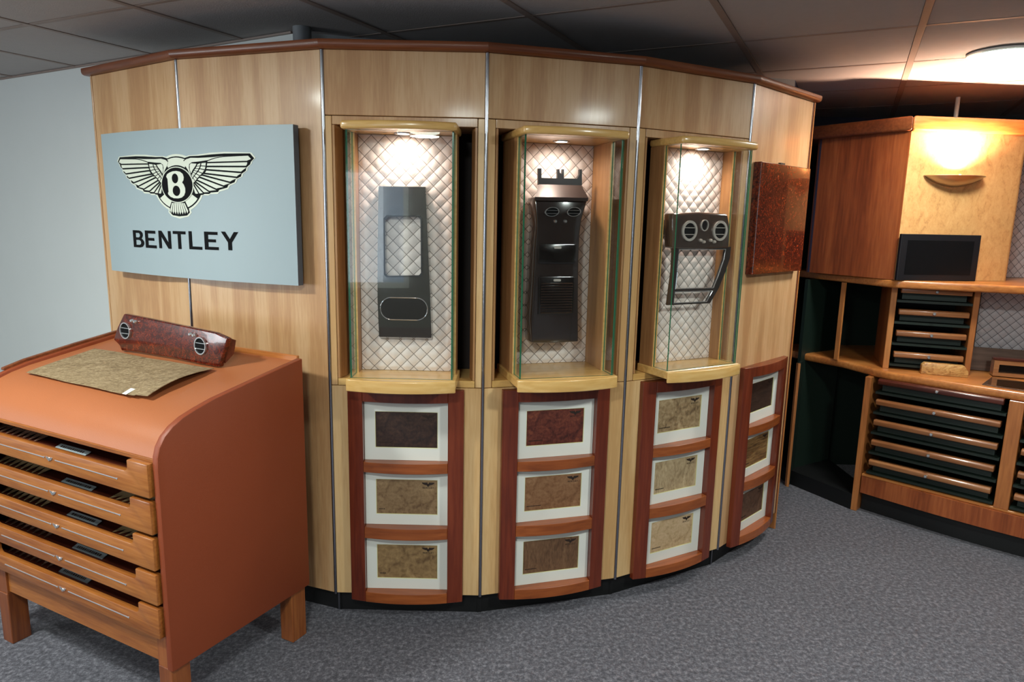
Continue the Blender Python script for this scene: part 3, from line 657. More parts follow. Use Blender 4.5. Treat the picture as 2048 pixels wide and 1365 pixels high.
def spx(x, y):
    d = ray(x, y); lo, hi = -0.2, SL + 0.2
    f = lambda s: scurve(s).x * d.y - scurve(s).y * d.x
    for _ in range(50):
        mdl = (lo + hi) / 2
        if f(lo) * f(mdl) <= 0: hi = mdl
        else: lo = mdl
    p = scurve(lo); return lo, EYE + d.z * p.length / d.to_2d().length
SM = frame(scurve(SL / 2), math.atan2(SC.y - SA.y, SC.x - SA.x))
SMI = SM.inverted()
def smap(s, z, off): p = scurve(s, off); return SMI @ Vector((p.x, p.y, z))
sign = thing('wall_sign', 'pale blue grey curved wall sign with winged emblem and black lettering', 'sign', SM @ Matrix.Translation((0, 0, SZ0)))
nseg = 24; q = MB(); LP = []
for k in range(nseg + 1):
    s = SL * k / nseg
    LP.append([q.bm.verts.new(smap(s, z, o)) for z, o in ((SZ0, 0), (SZ1, 0), (SZ1, -0.030), (SZ0, -0.030))])
fs = []
for k in range(nseg):
    for j in range(4): fs.append(q.bm.faces.new((LP[k][j], LP[k + 1][j], LP[k + 1][(j + 1) % 4], LP[k][(j + 1) % 4])))
fs += [q.bm.faces.new(LP[0]), q.bm.faces.new(LP[-1])]
bmesh.ops.recalc_face_normals(q.bm, faces=fs)
board = obj('board', q, None, sign, M=SM, smooth=30, mats=['sign_board', 'sign_edge'])
for p in board.data.polygons: p.material_index = 0 if (p.normal.y < -0.5) else 1
def on_sign(polys, off, th, M0, holes=None):
    """flat polygons (s,z) wrapped on the sign face as thin raised pieces"""
    q = MB(); bm = q.bm
    for n_, P in enumerate(polys):
        b2 = bmesh.new(); ed = []
        for lp in [P] + ((holes[n_] if holes else None) or []):
            v = [b2.verts.new((p[0], 0, p[1])) for p in lp]; ed += [b2.edges.new((v[k], v[(k + 1) % len(v)])) for k in range(len(v))]
        bmesh.ops.triangle_fill(b2, use_beauty=True, use_dissolve=False, edges=ed)
        xs = [p[0] for p in P]; x = math.floor(min(xs) / 0.05) * 0.05 + 0.05
        while x < max(xs):
            bmesh.ops.bisect_plane(b2, geom=b2.verts[:] + b2.edges[:] + b2.faces[:], plane_co=(x, 0, 0), plane_no=(1, 0, 0)); x += 0.05
        ex = bmesh.ops.extrude_face_region(b2, geom=b2.faces[:])
        for g in ex['geom']:
            if isinstance(g, bmesh.types.BMVert): g.co.y = th
        bmesh.ops.recalc_face_normals(b2, faces=b2.faces[:])
        vm = {v: bm.verts.new(smap(v.co.x, v.co.z, off + v.co.y)) for v in b2.verts}
        for f in b2.faces:
            try: bm.faces.new([vm[v] for v in f.verts])
            except ValueError: pass
        b2.free()
    bmesh.ops.recalc_face_normals(bm, faces=bm.faces[:]); return q
Z4 = lambda x, y: (220 + x / 5.933, 290 + y / 5.933)
ec = spx(*Z4(805, 475)); et = spx(*Z4(1682, 186)); eb = spx(*Z4(805, 675))
ESX = (et[0] - ec[0]) / EZ(1682, 186)[0]; ESZ = ESX * 1.0
ESZ = (ec[1] - eb[1]) / (200 / 770.0)
def e2s(P, kx=1.0): return [(ec[0] + x * ESX * kx, ec[1] + z * ESZ) for x, z in P]
shapes = emblem_shapes()
# dark silhouette behind the pale pieces, with a pale rim behind it
wing = [EZ(*p) for p in [(905, 190), (940, 168), (1000, 152), (1100, 154), (1250, 149), (1385, 141), (1655, 134), (1695, 186), (1660, 222), (1650, 250), (1608, 285), (1602, 318), (1555, 350), (1548, 378), (1490, 405), (1476, 438), (1410, 460), (1396, 490), (1315, 510), (1300, 535), (1225, 545), (1205, 562), (1150, 565), (1132, 576), (1040, 590), (1010, 584), (960, 560), (960, 300)]]
sil = e2s(wing); sil2 = e2s([(-x, z) for x, z in reversed(wing)])

disc = e2s(arc(RINGC[0], RINGC[1], 0.415, 0, 2 * PI * 47 / 48, 47)); tailp = e2s([EZ(*p) for p in [(700, 660), (910, 660), (945, 800), (905, 838), (805, 850), (715, 838), (676, 800)]])
def grow(P, g):
    c = sum((Vector(p) for p in P), Vector((0, 0))) / len(P); out = []
    for p in P: v = Vector(p) - c; out.append(tuple(c + v * (1 + g / max(v.length, 1e-4))))
    return out
emb = obj('emblem', on_sign([grow(p, 0.013) for p in (sil, sil2)] + [grow(p, 0.008) for p in (disc, tailp)], 0.0003, 0.0008, None), 'emblem_pale', sign, M=SM)
obj('outline', on_sign([grow(sil, 0.0065), grow(sil2, 0.0065), disc, tailp], 0.0012, 0.0005, None), 'emblem_line', emb, M=SM)
for n_, P in ring_shapes(): obj(n_, on_sign([e2s(P)], 0.0018, 0.0005, None), 'emblem_pale', emb, M=SM)
obj('wing_backing', on_sign([sil, sil2], 0.0024, 0.0004, None), 'emblem_line', emb, M=SM)
for n_, P in shapes: obj(n_, on_sign([e2s(P)], 0.0029, 0.0008, None), 'emblem_pale', emb, M=SM)
obj('roundel_rim', on_sign([e2s(arc(0, 0, 0.278, 0, 2 * PI * 47 / 48, 47))], 0.0030, 0.0014, None), 'emblem_pale', emb, M=SM)
obj('roundel', on_sign([e2s(arc(0, 0, 0.264, 0, 2 * PI * 47 / 48, 47))], 0.0045, 0.0005, None), 'letter_black', emb, M=SM)
obj('letter', on_sign([e2s([EZ(*p) for p in BOUT])], 0.0051, 0.0007, None, [[e2s([EZ(*p) for p in ell(790, 400, 43, 58, 20)]), e2s([EZ(*p) for p in ell(799, 546, 51, 62, 20)])]]), 'emblem_pale', emb, M=SM)
for ch, (x0, x1, y0, y1) in zip('BENTLEY', ((288, 397, 1018, 1212), (430, 543, 1021, 1220), (590, 720, 1024, 1226), (760, 896, 1028, 1232), (946, 1085, 1030, 1238), (1130, 1282, 1035, 1242), (1330, 1522, 1036, 1246))):
    a = spx(*Z4(x0, y1)); b = spx(*Z4(x1, y0)); f = lambda P: [(a[0] + (b[0] - a[0]) * u, a[1] + (b[1] - a[1]) * v) for u, v in P]
    obj('letter', on_sign([f(LET[ch][0])], 0.0003, 0.0012, None, [[f(h) for h in LET[ch][1]]]), 'letter_black', sign, M=SM)

# ------------------------------------------------------------------ veneer sample frames
def small_print():
    """little winged mark and name, about 0.045 wide, origin at the mark's centre, in x,z"""
    q = MB(); k = 0.024
    for sg in (1, -1):
        P = [(0.10, 0.30), (0.55, 0.28), (1.0, 0.30), (0.9, 0.12), (0.7, -0.02), (0.45, -0.12), (0.25, -0.14), (0.1, -0.05)]
        P = [(sg * x * k, z * k) for x, z in (P if sg > 0 else reversed(P))]
        f = q.bm.faces.new([q.bm.verts.new((x, 0, z)) for x, z in P])
    P = [(0.22 * k * math.cos(a), 0.24 * k * math.sin(a) + 0.02 * k) for a in [2 * PI * j / 12 for j in range(12)]]
    q.bm.faces.new([q.bm.verts.new((x, 0, z - 0.15 * k)) for x, z in P])
    x = -0.020
    for ch in 'BENTLEY':
        P, hs = LET[ch]; ed = []
        for lp in [P] + hs:
            v = [q.bm.verts.new((x + u * 0.0045, 0, -0.0165 + w * 0.0062)) for u, w in lp]; ed += [q.bm.edges.new((v[j], v[(j + 1) % len(v)])) for j in range(len(v))]
        bmesh.ops.triangle_fill(q.bm, use_beauty=True, edges=ed); x += 0.006
    bmesh.ops.recalc_face_normals(q.bm, faces=q.bm.faces[:]); return q
FR = 0.2075
def fcurve(x): return -(0.050 - 0.028 * (x / FR) ** 2)
def cplan(x0, x1, back, n=8): return [(x0, back)] + [(x0 + (x1 - x0) * k / n, fcurve(x0 + (x1 - x0) * k / n)) for k in range(n + 1)] + [(x1, back)]
FLAB = ['dark red wood picture frame under the case with the grey console fascia', 'dark red wood picture frame under the case with the black console', 'dark red wood picture frame under the case with the dashboard fascia', 'dark red wood picture frame below the glossy burr board']
CARDS = [('v_dark', 'almost black brown burr veneer card in white mount, topmost below the grey fascia case'), ('v_olive', 'olive brown burr veneer card in white mount, middle of its frame'), ('v_gold', 'golden swirling burr veneer card in white mount, lowest of its frame'),
         ('v_red', 'deep red brown burr veneer card in white mount'), ('v_tan', 'plain tan burr veneer card in white mount, below the red one'), ('v_brown', 'mid brown straight figured veneer card in white mount, lowest below the black console'),
         ('v_swirl', 'grey beige cloudy swirl veneer card in white mount'), ('v_pale', 'pale rippled veneer card in white mount, middle below the dashboard fascia'), ('v_cream', 'cream coloured veneer card in white mount, lowest below the dashboard fascia'),
         ('v_ebony', 'near black straight grained veneer card in white mount, topmost below the burr board'), ('v_zebra', 'brown striped veneer card in white mount'), ('v_walnut', 'dull walnut brown veneer card in white mount, lowest below the burr board')]
OPEN = [(0.620, 0.845), (0.370, 0.582), (0.112, 0.327)]
PRM = None
for n, i in enumerate((2, 3, 4, 5)):
    M = PAN[i]
    t = thing('picture_frame', FLAB[n], 'frame', M @ Matrix.Translation((0, -0.02, 0.07)), 'tall bowed frames of veneer cards')
    for sg in (-1, 1):
        x0, x1 = sorted((sg * FR, sg * 0.152)); q = MB(); q.prism(cplan(x0, x1, -0.0005), 0.072, 0.889, 0.0015); obj('stile', q, 'mahogany', t, M=M)
    for (z0, z1) in ((0.845, 0.889), (0.582, 0.620), (0.327, 0.370), (0.072, 0.112)):
        q = MB(); q.prism(cplan(-0.1515, 0.1515, -0.0005), z0, z1, 0.0012); obj('rail', q, 'mahogany' if z0 > 0.8 else 'mahogany_rail', t, M=M)
    for k, (z0, z1) in enumerate(OPEN):
        vn, lab = CARDS[n * 3 + k]; c = (z0 + z1) / 2 + 0.003
        Mc = M @ Matrix.Translation((0, -0.004, z0 + 0.0005))
        card = thing('veneer_card', lab, 'veneer sample', Mc, 'mounted veneer cards')
        hz = (z1 - z0) - 0.001; vz0, vz1 = c - z0 - 0.069, c - z0 + 0.067
        q = MB(); q.ring(resample([(-0.151, 0), (0.151, 0), (0.151, hz), (-0.151, hz)], 4) if False else [(-0.151, 0), (0.151, 0), (0.151, hz), (-0.151, hz)], [(-0.113, vz0), (0.113, vz0), (0.113, vz1), (-0.113, vz1)], -0.003, 0.0); obj('mount', q, 'mat_white', card, M=Mc)
        q = MB(); q.ring([(-0.113, vz0), (0.113, vz0), (0.113, vz1), (-0.113, vz1)], [(-0.1115, vz0 + .0015), (0.1115, vz0 + .0015), (0.1115, vz1 - .0015), (-0.1115, vz1 - .0015)], -0.002, 0.0); obj('mount_core', q, 'mat_core', card, M=Mc)
        q = MB(); q.box(-0.113, 0.113, 0.0, 0.003, vz0, vz1); obj('veneer', q, vn, card, M=Mc)
        Mp = Mc @ Matrix.Translation((0.078, -0.0006, vz1 - 0.018))
        if PRM is None: o = obj('printed_mark', small_print(), 'print_dark', card, M=Mp); PRM = o.data
        else: obj('printed_mark', PRM, 'print_dark', card, M=Mp)
        q = MB(); x = -0.103; rnd = random.Random(n * 5 + k); tot = rnd.choice((0.02, 0.045, 0.055))
        while x < -0.103 + tot:
            ww = rnd.uniform(0.0025, 0.0045); q.box(x, x + ww, -0.0005, 0.0, vz0 + 0.017, vz0 + 0.0205); x += ww + 0.0012
        obj('caption', q, 'print_dark', card, M=Mc)

# burr board on the last panel
M = PAN[5]
t = thing('burr_board', 'square high gloss dark red burr walnut board hung on the maple panel', 'board', M @ Matrix.Translation((0, -0.02, 1.287)))
q = MB(); q.box(-0.236, 0.232, -0.034, -0.001, 1.287, 1.738, 0.0025, 2); obj('board', q, 'burr_board', t, M=M)
q = MB(); q.box(-0.02, 0.02, -0.012, -0.001, 1.738, 1.748); obj('hanger', q, 'black', t, M=M)

# ------------------------------------------------------------------ leather chest of drawers
CA = math.radians(-26.8); CW = 0.965
_m = Vector((-0.713, 2.271)) + Vector((-0.423, -0.906)) * 0.33
CM = frame((_m.x - math.sin(CA) * 0.33, _m.y + math.cos(CA) * 0.33), CA)
chest = thing('drawer_chest', 'tan leather covered chest of five wooden drawers with rolled front edge', 'chest', CM)
SP = [(0.0, 1.016), (-0.18, 0.9875), (-0.357, 0.958), (-0.42, 0.942), (-0.465, 0.928), (-0.500, 0.910), (-0.526, 0.888), (-0.543, 0.862), (-0.551, 0.835), (-0.553, 0.80), (-0.553, 0.19), (0.0, 0.19)]
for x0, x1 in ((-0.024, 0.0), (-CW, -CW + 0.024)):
    q = MB(); q.prism(SP, x0, x1, 0.004, 2, axis='x'); obj('side_panel', q, 'leather_shaded', chest, smooth=40)
def inset(P, g): return [(p[0] if p[0] == 0 else p[0] + g * 0.3, p[1] - g) for p in P]
prof = [(0.0, 1.004), (-0.18, 0.9757), (-0.357, 0.948), (-0.415, 0.934), (-0.458, 0.919), (-0.491, 0.902), (-0.516, 0.881), (-0.532, 0.857), (-0.540, 0.832), (-0.542, 0.826)]
q = MB(); nu = 1
inner = [(p[0] + (0.0 if p[0] == 0 else 0.012), p[1] - 0.014) for p in prof]
q.prism(prof + list(reversed(inner)), -CW + 0.0245, -0.0245, axis='x'); obj('leather_top', q, 'leather', chest, smooth=40)
q = MB(); q.box(-CW + 0.0245, -0.0245, 0.0005, 0.012, 0.95, 1.022, 0.002); obj('back_edging', q, 'cherry_light', chest)
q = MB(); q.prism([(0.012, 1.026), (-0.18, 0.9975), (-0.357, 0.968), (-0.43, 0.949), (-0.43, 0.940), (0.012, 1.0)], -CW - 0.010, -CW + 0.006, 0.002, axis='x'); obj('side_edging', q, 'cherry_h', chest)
q = MB(); q.box(-CW + 0.0245, -0.0245, -0.546, -0.50, 0.812, 0.8255, 0.002); obj('front_rail', q, 'drawer_wood', chest)
q = MB(); q.box(-CW + 0.0245, -0.0245, -0.02, -0.008, 0.19, 0.95); obj('back_panel', q, 'bar_dark', chest)
for (x0, x1) in ((-0.070, -0.012), (-CW + 0.055, -CW + 0.113)):
    for (y0, y1) in ((-0.548, -0.486), (-0.078, -0.012)):
        q = MB(); q.box(x0, x1, y0, y1, 0.0, 0.19 if True else 0.3, 0.003, 2); obj('leg', q, 'chest_leg', chest)
q = MB(); q.box(-CW + 0.1135, -0.0705, -0.540, -0.522, 0.196, 0.290, 0.002); obj('apron', q, 'drawer_wood', chest)
for (x0, x1) in ((-0.070, -0.0248), (-CW + 0.055, -CW + 0.113)):
    q = MB(); q.box(x0, x1, -0.546, -0.520, 0.1905, 0.290); obj('leg_upper', q, 'chest_leg', chest)
DZ = [(0.718, 0.816), (0.610, 0.706), (0.502, 0.598), (0.396, 0.490), (0.292, 0.385)]
ORD = ['top', 'second', 'third', 'fourth', 'lowest']
badge_me = None
for k, (z0, z1) in enumerate(DZ):
    xl, xr = -CW + 0.027, -0.027; nd = 0.034; tw = 0.088; r = 0.014
    def corner(cx, cz, a0, a1): return [(cx + r * math.cos(a0 + (a1 - a0) * j / 5), cz + r * math.sin(a0 + (a1 - a0) * j / 5)) for j in range(6)]
    P = [(xl, z0), (xr, z0), (xr, z1)] + [(xr - tw, z1)] + corner(xr - tw - r, z1 - nd + r, 0, -PI / 2) + corner(xl + tw + r, z1 - nd + r, -PI / 2, -PI) + [(xl + tw, z1), (xl, z1)]
    q = MB(); q.prism(P, -0.566, -0.546, 0.0035, 2, axis='y'); fr = obj('drawer', q, 'drawer_wood', chest, smooth=35)
    q = MB(); ti = z1 - 0.052
    q.box(xl + 0.01, xr - 0.01, -0.5455, -0.05, ti - 0.006, ti); q.box(xl + 0.01, xl + 0.02, -0.5455, -0.05, ti, z1 - 0.004); q.box(xr - 0.02, xr - 0.01, -0.5455, -0.05, ti, z1 - 0.004)
    obj('tray', q, 'bar_dark', fr, M=CM)
    zc = z0 + (z1 - nd - z0) * 0.52; xc = (xl + xr) / 2
    for a, b in ((xl + 0.135, xc - 0.028), (xc + 0.028, xr - 0.135)):
        q = MB(); q.box(a, b, -0.5674, -0.5655, zc - 0.0012, zc + 0.0012); q.lathe([(0, 0.0), (0.0028, 0.0), (0.0028, 0.002), (0, 0.002)], 8, M=Matrix.Translation(((b if b < xc else a if a > xc + 0.1 else b), -0.5655, zc)) @ Matrix.Rotation(PI / 2, 4, 'X'))
        obj('inlay_line', q, 'silver_line', fr, M=CM)
    q = MB()
    for sg in (1, -1):
        PP = [(0.002, 0.004), (0.017, 0.006), (0.015, 0.001), (0.010, -0.003), (0.002, -0.006)]; PP = [(xc + sg * x, zc + z) for x, z in (PP if sg > 0 else reversed(PP))]
        q.prism(PP, -0.568, -0.5655, axis='y')
    q.prism(ell(xc, zc - 0.001, 0.0055, 0.006, 14), -0.569, -0.5655, axis='y'); obj('badge', q, 'chrome', fr, M=CM)
    lx = xc + (0.03 if k < 4 else -0.07) + 0.012 * k
    Ml = CM @ Matrix.Translation((lx, -0.512, ti + 0.004)) @ Matrix.Rotation(0.35, 4, 'X')
    q = MB(); q.box(-0.075, 0.075, -0.010, 0.010, 0, 0.002); lb = obj('label_strip', q, 'label_silver', fr, M=Ml)
    q = MB(); x = -0.06; rnd = random.Random(k)
    while x < 0.055:
        ww = rnd.uniform(0.004, 0.009); q.box(x, x + ww, -0.004, 0.004, 0.002, 0.0024); x += ww + 0.003
    obj('label_print', q, 'print_dark', fr, M=Ml)
    # fanned veneer leaves in the tray, pointed tips towards the front
    leafme = None
    for (x0, cnt, dxx, where) in ((xl + 0.07, 8, 0.032, 'left'), (xr - 0.235, 5, 0.028, 'right')):
        if k in (0, 3, 4) and where == 'right': continue
        for j in range(cnt):
            Mv = CM @ Matrix.Translation((x0 + j * dxx, -0.50, ti + 0.0082 + 0.0006 * (j % 2))) @ Matrix.Rotation(0.24, 4, 'X') @ Matrix.Rotation(0.35 if where == 'left' else -0.2, 4, 'Z')
            if leafme is None:
                q = MB(); q.prism([(-0.002, 0.0), (0.0, -0.028), (0.024, 0.004), (0.024, 0.10), (-0.002, 0.10)], 0.0, 0.0016); mesh = q
            else: mesh = leafme
            o = obj('veneer_leaf', mesh, 'leaf_tan' if k in (1, 2) else 'walnut_board', None, M=Mv); leafme = o.data
            tag(o, '%s veneer leaf in the %s chest drawer%s' % ('tan' if k in (1, 2) else 'dark brown', ORD[k], {'left': ', in the long fan before the label', 'right': ', in the short fan after the label'}[where] if k in (1, 2) else ''), 'veneer leaf', 'veneer leaves in the %s drawer' % ORD[k])
# pieces lying on the chest: top surface plane
tp = CM @ Vector((0, 0, 1.004)); tv = (CM.to_3x3() @ Vector((0, 0.357, 0.056))).normalized(); tn = (CM.to_3x3() @ Vector((1, 0, 0))).cross(tv).normalized()
def ontop(x, y, up=0.0): return hit(x, y, tp + tn * up, tn)
c4 = [ontop(57, 747), ontop(190, 700), ontop(429, 743), ontop(297, 801)]
org = c4[0]
def shf(u, v):
    p = (c4[0].lerp(c4[3], u)).lerp(c4[1].lerp(c4[2], u), v)
    l = 0.0065 + 0.020 * max(0, (u - 0.72) / 0.28) ** 1.5 * math.sin(PI * (0.12 + 0.8 * v)) + 0.0012 * math.sin(13 * u + 5 * v)
    return p + tn * l - org
SHM = Matrix.Translation(org)
t = thing('veneer_sheet', 'flat grey brown figured veneer leaves lying on the leather chest top', 'veneer sheet', SHM)
q = MB(); q.sheet(shf, 30, 14, tn * 0.0018); obj('sheet', q, 'veneer_sheet', t, smooth=50)
q = MB(); q.sheet(lambda u, v: Vector(shf(0.0 + 0.93 * u, 0.0 + 0.96 * v)) * 0.985 + Vector((-0.004, -0.005, 0)) - tn * 0.0022, 20, 8, tn * 0.0006); obj('lower_sheet', q, 'veneer_sheet', t, smooth=50)
l0 = [ontop(x, y, 0.009) for x, y in ((244, 788), (262, 777), (271, 779), (252, 790))]
q = MB(); vv = [q.bm.verts.new(p + tn * s - org) for s in (0.0, 0.0008) for p in l0]
q.bm.faces.new(vv[:4]); q.bm.faces.new(vv[4:]); [q.bm.faces.new((vv[j], vv[(j + 1) % 4], vv[4 + (j + 1) % 4], vv[4 + j])) for j in range(4)]
bmesh.ops.recalc_face_normals(q.bm, faces=q.bm.faces[:]); obj('sticker', q, 'paper', t)
# walnut dashboard panel leaning back on the chest
g1, g2 = ontop(243, 705), ontop(437, 738)
ax = (g2 - g1).normalized(); bk = tn.cross(ax).normalized(); 
lean = math.radians(11); upv = (tn * math.cos(lean) + bk * math.sin(lean)).normalized(); nv = ax.cross(upv).normalized()
if nv.dot(CAM - g1) > 0: nv = -nv                                     # nv points away from the camera
WMx = Matrix.Identity(4)
for j in range(3): WMx[j][0] = ax[j]; WMx[j][1] = nv[j]; WMx[j][2] = upv[j]; WMx[j][3] = g1[j] + tn[j] * 0.0055
t = thing('dash_panel', 'glossy burr walnut dashboard panel with two chrome vents leaning on the chest', 'car trim', WMx)
wp = poly_px(WMx, [(247.6, 628), (300, 638.5), (360, 651), (430.5, 666), (455, 678), (447, 705), (437.5, 738), (421, 735.5), (400, 729), (345, 716), (280, 705), (255, 702), (243, 705), (239, 692), (227, 680), (235, 654)], 0.0)
wp = [(x, max(z, 0.0)) for x, z in wp]
q = MB(); q.prism(wp, 0.0, 0.02, 0.004, 3, axis='y'); obj('panel', q, 'burr_gloss', t, smooth=40)
for a, b in (((252.5, 661.5), (17, 0)), ((402.5, 692), (17, 0))):
    c = fpx(WMx, a[0], a[1], 0.0); vent(t, WMx, c[0], c[1], 0.028, 0.030, 0.001, 2)
for a in ((267, 641.5), (273.5, 643.5), (384, 668.5), (391, 670.5)):
    c = fpx(WMx, a[0], a[1], 0.0); knob(t, WMx, c[0], c[1], 0.0065, 0.001, 'chrome', 'button')
rt = [p[0] for p in wp]; q = MB(); zt = max(p[1] for p in wp if p[0] > max(rt) - 0.12)
q.prism([(0.02, 0.012), (0.02, zt - 0.012), (0.065, zt - 0.03), (0.055, zt - 0.075)], max(rt) - 0.05, max(rt) - 0.035, axis='x'); obj('end_bracket', q, 'bar_dark', t)

# ------------------------------------------------------------------ right-hand cherry cabinet
K = (1.885, 3.42)
def fr2(p): return frame(K, math.atan2(p[1] - K[1], p[0] - K[0]))
U2 = fr2((2.5, 3.49)); M2 = fr2((2.39, 3.23)) @ Matrix.Translation((0, 0.08, 0)); L2 = fr2((2.31, 3.01))
def fr1(p): return frame(K, math.atan2(K[1] - p[1], K[0] - p[0]))
U1 = fr1((1.63, 3.85)); len1 = math.hypot(K[0] - 1.63, K[1] - 3.85)
CR = thing('curved_cabinet', 'tall cherry cabinet with maple panel, open bays and banks of green drawers', 'cabinet', frame(K, 0))
KI = Matrix.Identity(4)
def kpart(name, mb, mat, M=None, smooth=None, par=None): return obj(name, mb, mat, par or CR, M=M or frame(K, 0), smooth=smooth)
def rel(pts): return [(x - K[0], y - K[1]) for x, y in pts]
ZCN, ZSH, ZCT = 1.944, 1.2326, 0.770
# cornice
q = MB(); q.prism(rel([(1.575, 3.90), (1.60, 3.83), (1.875, 3.395), (2.2, 4.2), (1.575, 4.2)]), ZCN, 2.013, 0.012, 3); kpart('cornice', q, 'cherry_h', smooth=40)
q = MB(); q.prism(rel([(1.8755, 3.395), (2.50, 3.462), (3.3, 3.55), (3.3, 4.2), (2.2005, 4.2)]), ZCN, 2.013, 0.012, 3); kpart('cornice', q, 'cherry_light', smooth=40)  # lighter cherry than the left half: uplighter glow put into the colour
# upper facets
q = MB(); q.box(-len1, -0.002, 0.0, 0.02, ZSH, ZCN); kpart('upper_panel', q, 'cherry', U1)
ur = fpx(U2, 2045, 400)[0] - 0.01
q = MB(); q.prism([(0.001, 0.0), (ur - 0.03, 0.0), (ur - 0.012, 0.005), (ur - 0.002, 0.016), (ur, 0.03), (ur, 0.25), (ur - 0.02, 0.25), (ur - 0.02, 0.022), (0.001, 0.022)], ZSH, ZCN); kpart('upper_panel', q, 'birdseye', U2, 40)
kpart('quilted_panel', quilt_mesh(ur + 0.0, ur + 0.82, ZSH, ZCN, 0.25, 0.005, 0.007), 'quilt_grey', U2, 60)
q = MB(); q.box(ur + 0.055, ur + 0.105, 0.19, 0.22, ZSH, 1.56, 0.003); kpart('upper_post', q, 'cherry_light', U2)
q = MB(); q.box(-len1, -len1 + 0.02, 0.0, 0.35, ZSH, ZCN); kpart('end_panel', q, 'navy_wall', U1)
q = MB(); q.box(-len1, -len1 + 0.02, 0.0, 0.35, 0.0, ZSH - 0.041); kpart('end_panel', q, 'dark_green', U1)
# shelf and counter
q = MB(); q.prism(rel([(1.63, 4.02), (1.665, 3.955), (1.868, 3.44), (1.90, 3.402), (2.39, 3.212), (3.0, 3.0), (3.3, 3.0), (3.3, 4.2), (1.63, 4.2)]), ZSH - 0.040, ZSH - 0.001, 0.009, 3); kpart('shelf', q, 'cherry_light', smooth=40)
q = MB(); q.prism(rel([(1.605, 3.97), (1.635, 3.90), (1.80, 3.66), (1.872, 3.45), (1.905, 3.395), (2.02, 3.285), (2.17, 3.135), (2.31, 3.005), (2.7, 2.68), (3.3, 2.68), (3.3, 4.2), (1.605, 4.2)]), ZCT - 0.042, ZCT, 0.014, 4); kpart('counter', q, 'cherry_light', smooth=40)
# base bay on the left
q = MB(); q.prism(rel([(1.62, 3.84), (1.83, 3.46), (1.95, 3.58), (1.95, 4.15), (1.62, 4.15)]), 0.0, 0.085); kpart('plinth', q, 'black')
q = MB(); q.prism(rel([(1.60, 3.78), (1.612, 3.775), (1.90, 4.15), (1.88, 4.16)]), 0.0, ZCT - 0.042); kpart('divider', q, 'dark_green')
q = MB(); q.prism(rel([(1.598, 3.785), (1.602, 3.770), (1.614, 3.765), (1.611, 3.782)]), 0.0, ZCT - 0.042); kpart('divider_edge', q, 'cherry_post')
q = MB(); q.prism(rel([(1.60, 4.16), (2.4, 4.16), (2.4, 4.18), (1.60, 4.18)]), 0.0, ZCN); kpart('back_panel', q, 'dark_green')
# post
pb = onz(1705, 1028, 0); p2 = onz(1722, 1028, 0)
q = MB(); q.box(-0.075, -0.045, -0.01, 0.45, 0.0, ZCT - 0.042, 0.002); kpart('post', q, 'cherry_post', L2)
q = MB(); q.box(-0.002, 0.42, 0.43, 0.45, 0.2, ZCT - 0.042); kpart('drawer_backing', q, 'black', L2)
# lower drawer bank
rows = [((1760, 759.6), (2012.7, 800)), ((1755.6, 800), (2004, 843)), ((1750, 841), (1996.5, 887)), ((1744.6, 882.6), (1990, 932)), ((1739, 922), (1982, 974))]
zr = []
for a, b in rows:
    p, s = fpx(L2, *a, 0.0), fpx(L2, *b, 0.0); zr.append(((p[1] + s[1]) / 2, p[0], s[0]))
lx0 = sum(z[1] for z in zr) / 5; lx1 = sum(z[2] for z in zr) / 5
zt0 = zr[0][0] - 0.008; zp = (zr[0][0] - zr[4][0]) / 4
def drawer_row(Mf, x0, x1, zc, mat, hh=0.018, dep=0.40, gh=0.05, par=CR):
    q = MB(); q.box(x0 + 0.012, x1 - 0.012, 0.018, dep, zc - gh, zc - 0.012); dr = kpart('drawer', q, 'dark_green', Mf, par=par)
    q = MB(); q.prism([(-0.026, zc - hh * .75), (-0.022, zc - hh), (0.0, zc - hh), (0.017, zc - hh * .8), (0.017, zc + hh * .8), (0.0, zc + hh), (-0.018, zc + hh), (-0.027, zc + hh * .5)], x0, x1, 0.004, 2, axis='x')
    h = obj('drawer_bar', q, mat, dr, M=Mf, smooth=50)
    q = MB(); q.lathe([(0, 0.022), (0.006, 0.021), (0.0085, 0.016), (0.006, 0.009), (0.004, 0.0), (0.0, 0.0)], 14, M=Matrix.Translation(((x0 + x1) / 2, -0.024, zc)) @ Matrix.Rotation(PI / 2, 4, 'X')); obj('knob', q, 'chrome', dr, M=Mf, smooth=50)
    q = MB(); q.box(x0 - 0.012, x1 + 0.012, -0.004, dep, zc - gh - 0.016, zc - gh - 0.004); kpart('drawer_runner', q, 'dark_green', Mf, par=par)
for k in range(5): drawer_row(L2, lx0, lx1, zt0 - k * zp, 'bar_dark' if k == 0 else 'bar_wood', 0.0145, 0.40, 0.052)
zlow = zt0 - 4 * zp - 0.075
q = MB(); q.box(lx0 - 0.03, lx1 + 0.474, -0.010, 0.42, zlow - 0.012, zlow, 0.002); kpart('bottom_rail', q, 'cherry_light', L2)
n = 12
pl = [(-0.04 + (lx1 + 0.47 + 0.04) * k / n, 0.0 - 0.03 * math.sin(PI * k / n)) for k in range(n + 1)]
q = MB(); q.prism(pl + [(pl[-1][0], 0.05), (pl[0][0], 0.05)], 0.105, zlow - 0.0125); kpart('kick_panel', q, 'cherry', L2, 40)
q = MB(); q.prism([(p[0], p[1] + 0.045) for p in pl] + [(pl[-1][0], 0.12), (pl[0][0], 0.12)], 0.0, 0.1045); kpart('plinth', q, 'black', L2, 40)
q = MB(); q.box(lx1 + 0.018, lx1 + 0.075, -0.012, 0.42, zlow, ZCT - 0.042, 0.002); kpart('post', q, 'cherry_post', L2)
q = MB(); q.box(lx1 + 0.075, lx1 + 0.5, 0.43, 0.45, 0.2, ZCT - 0.042); kpart('drawer_backing', q, 'black', L2)
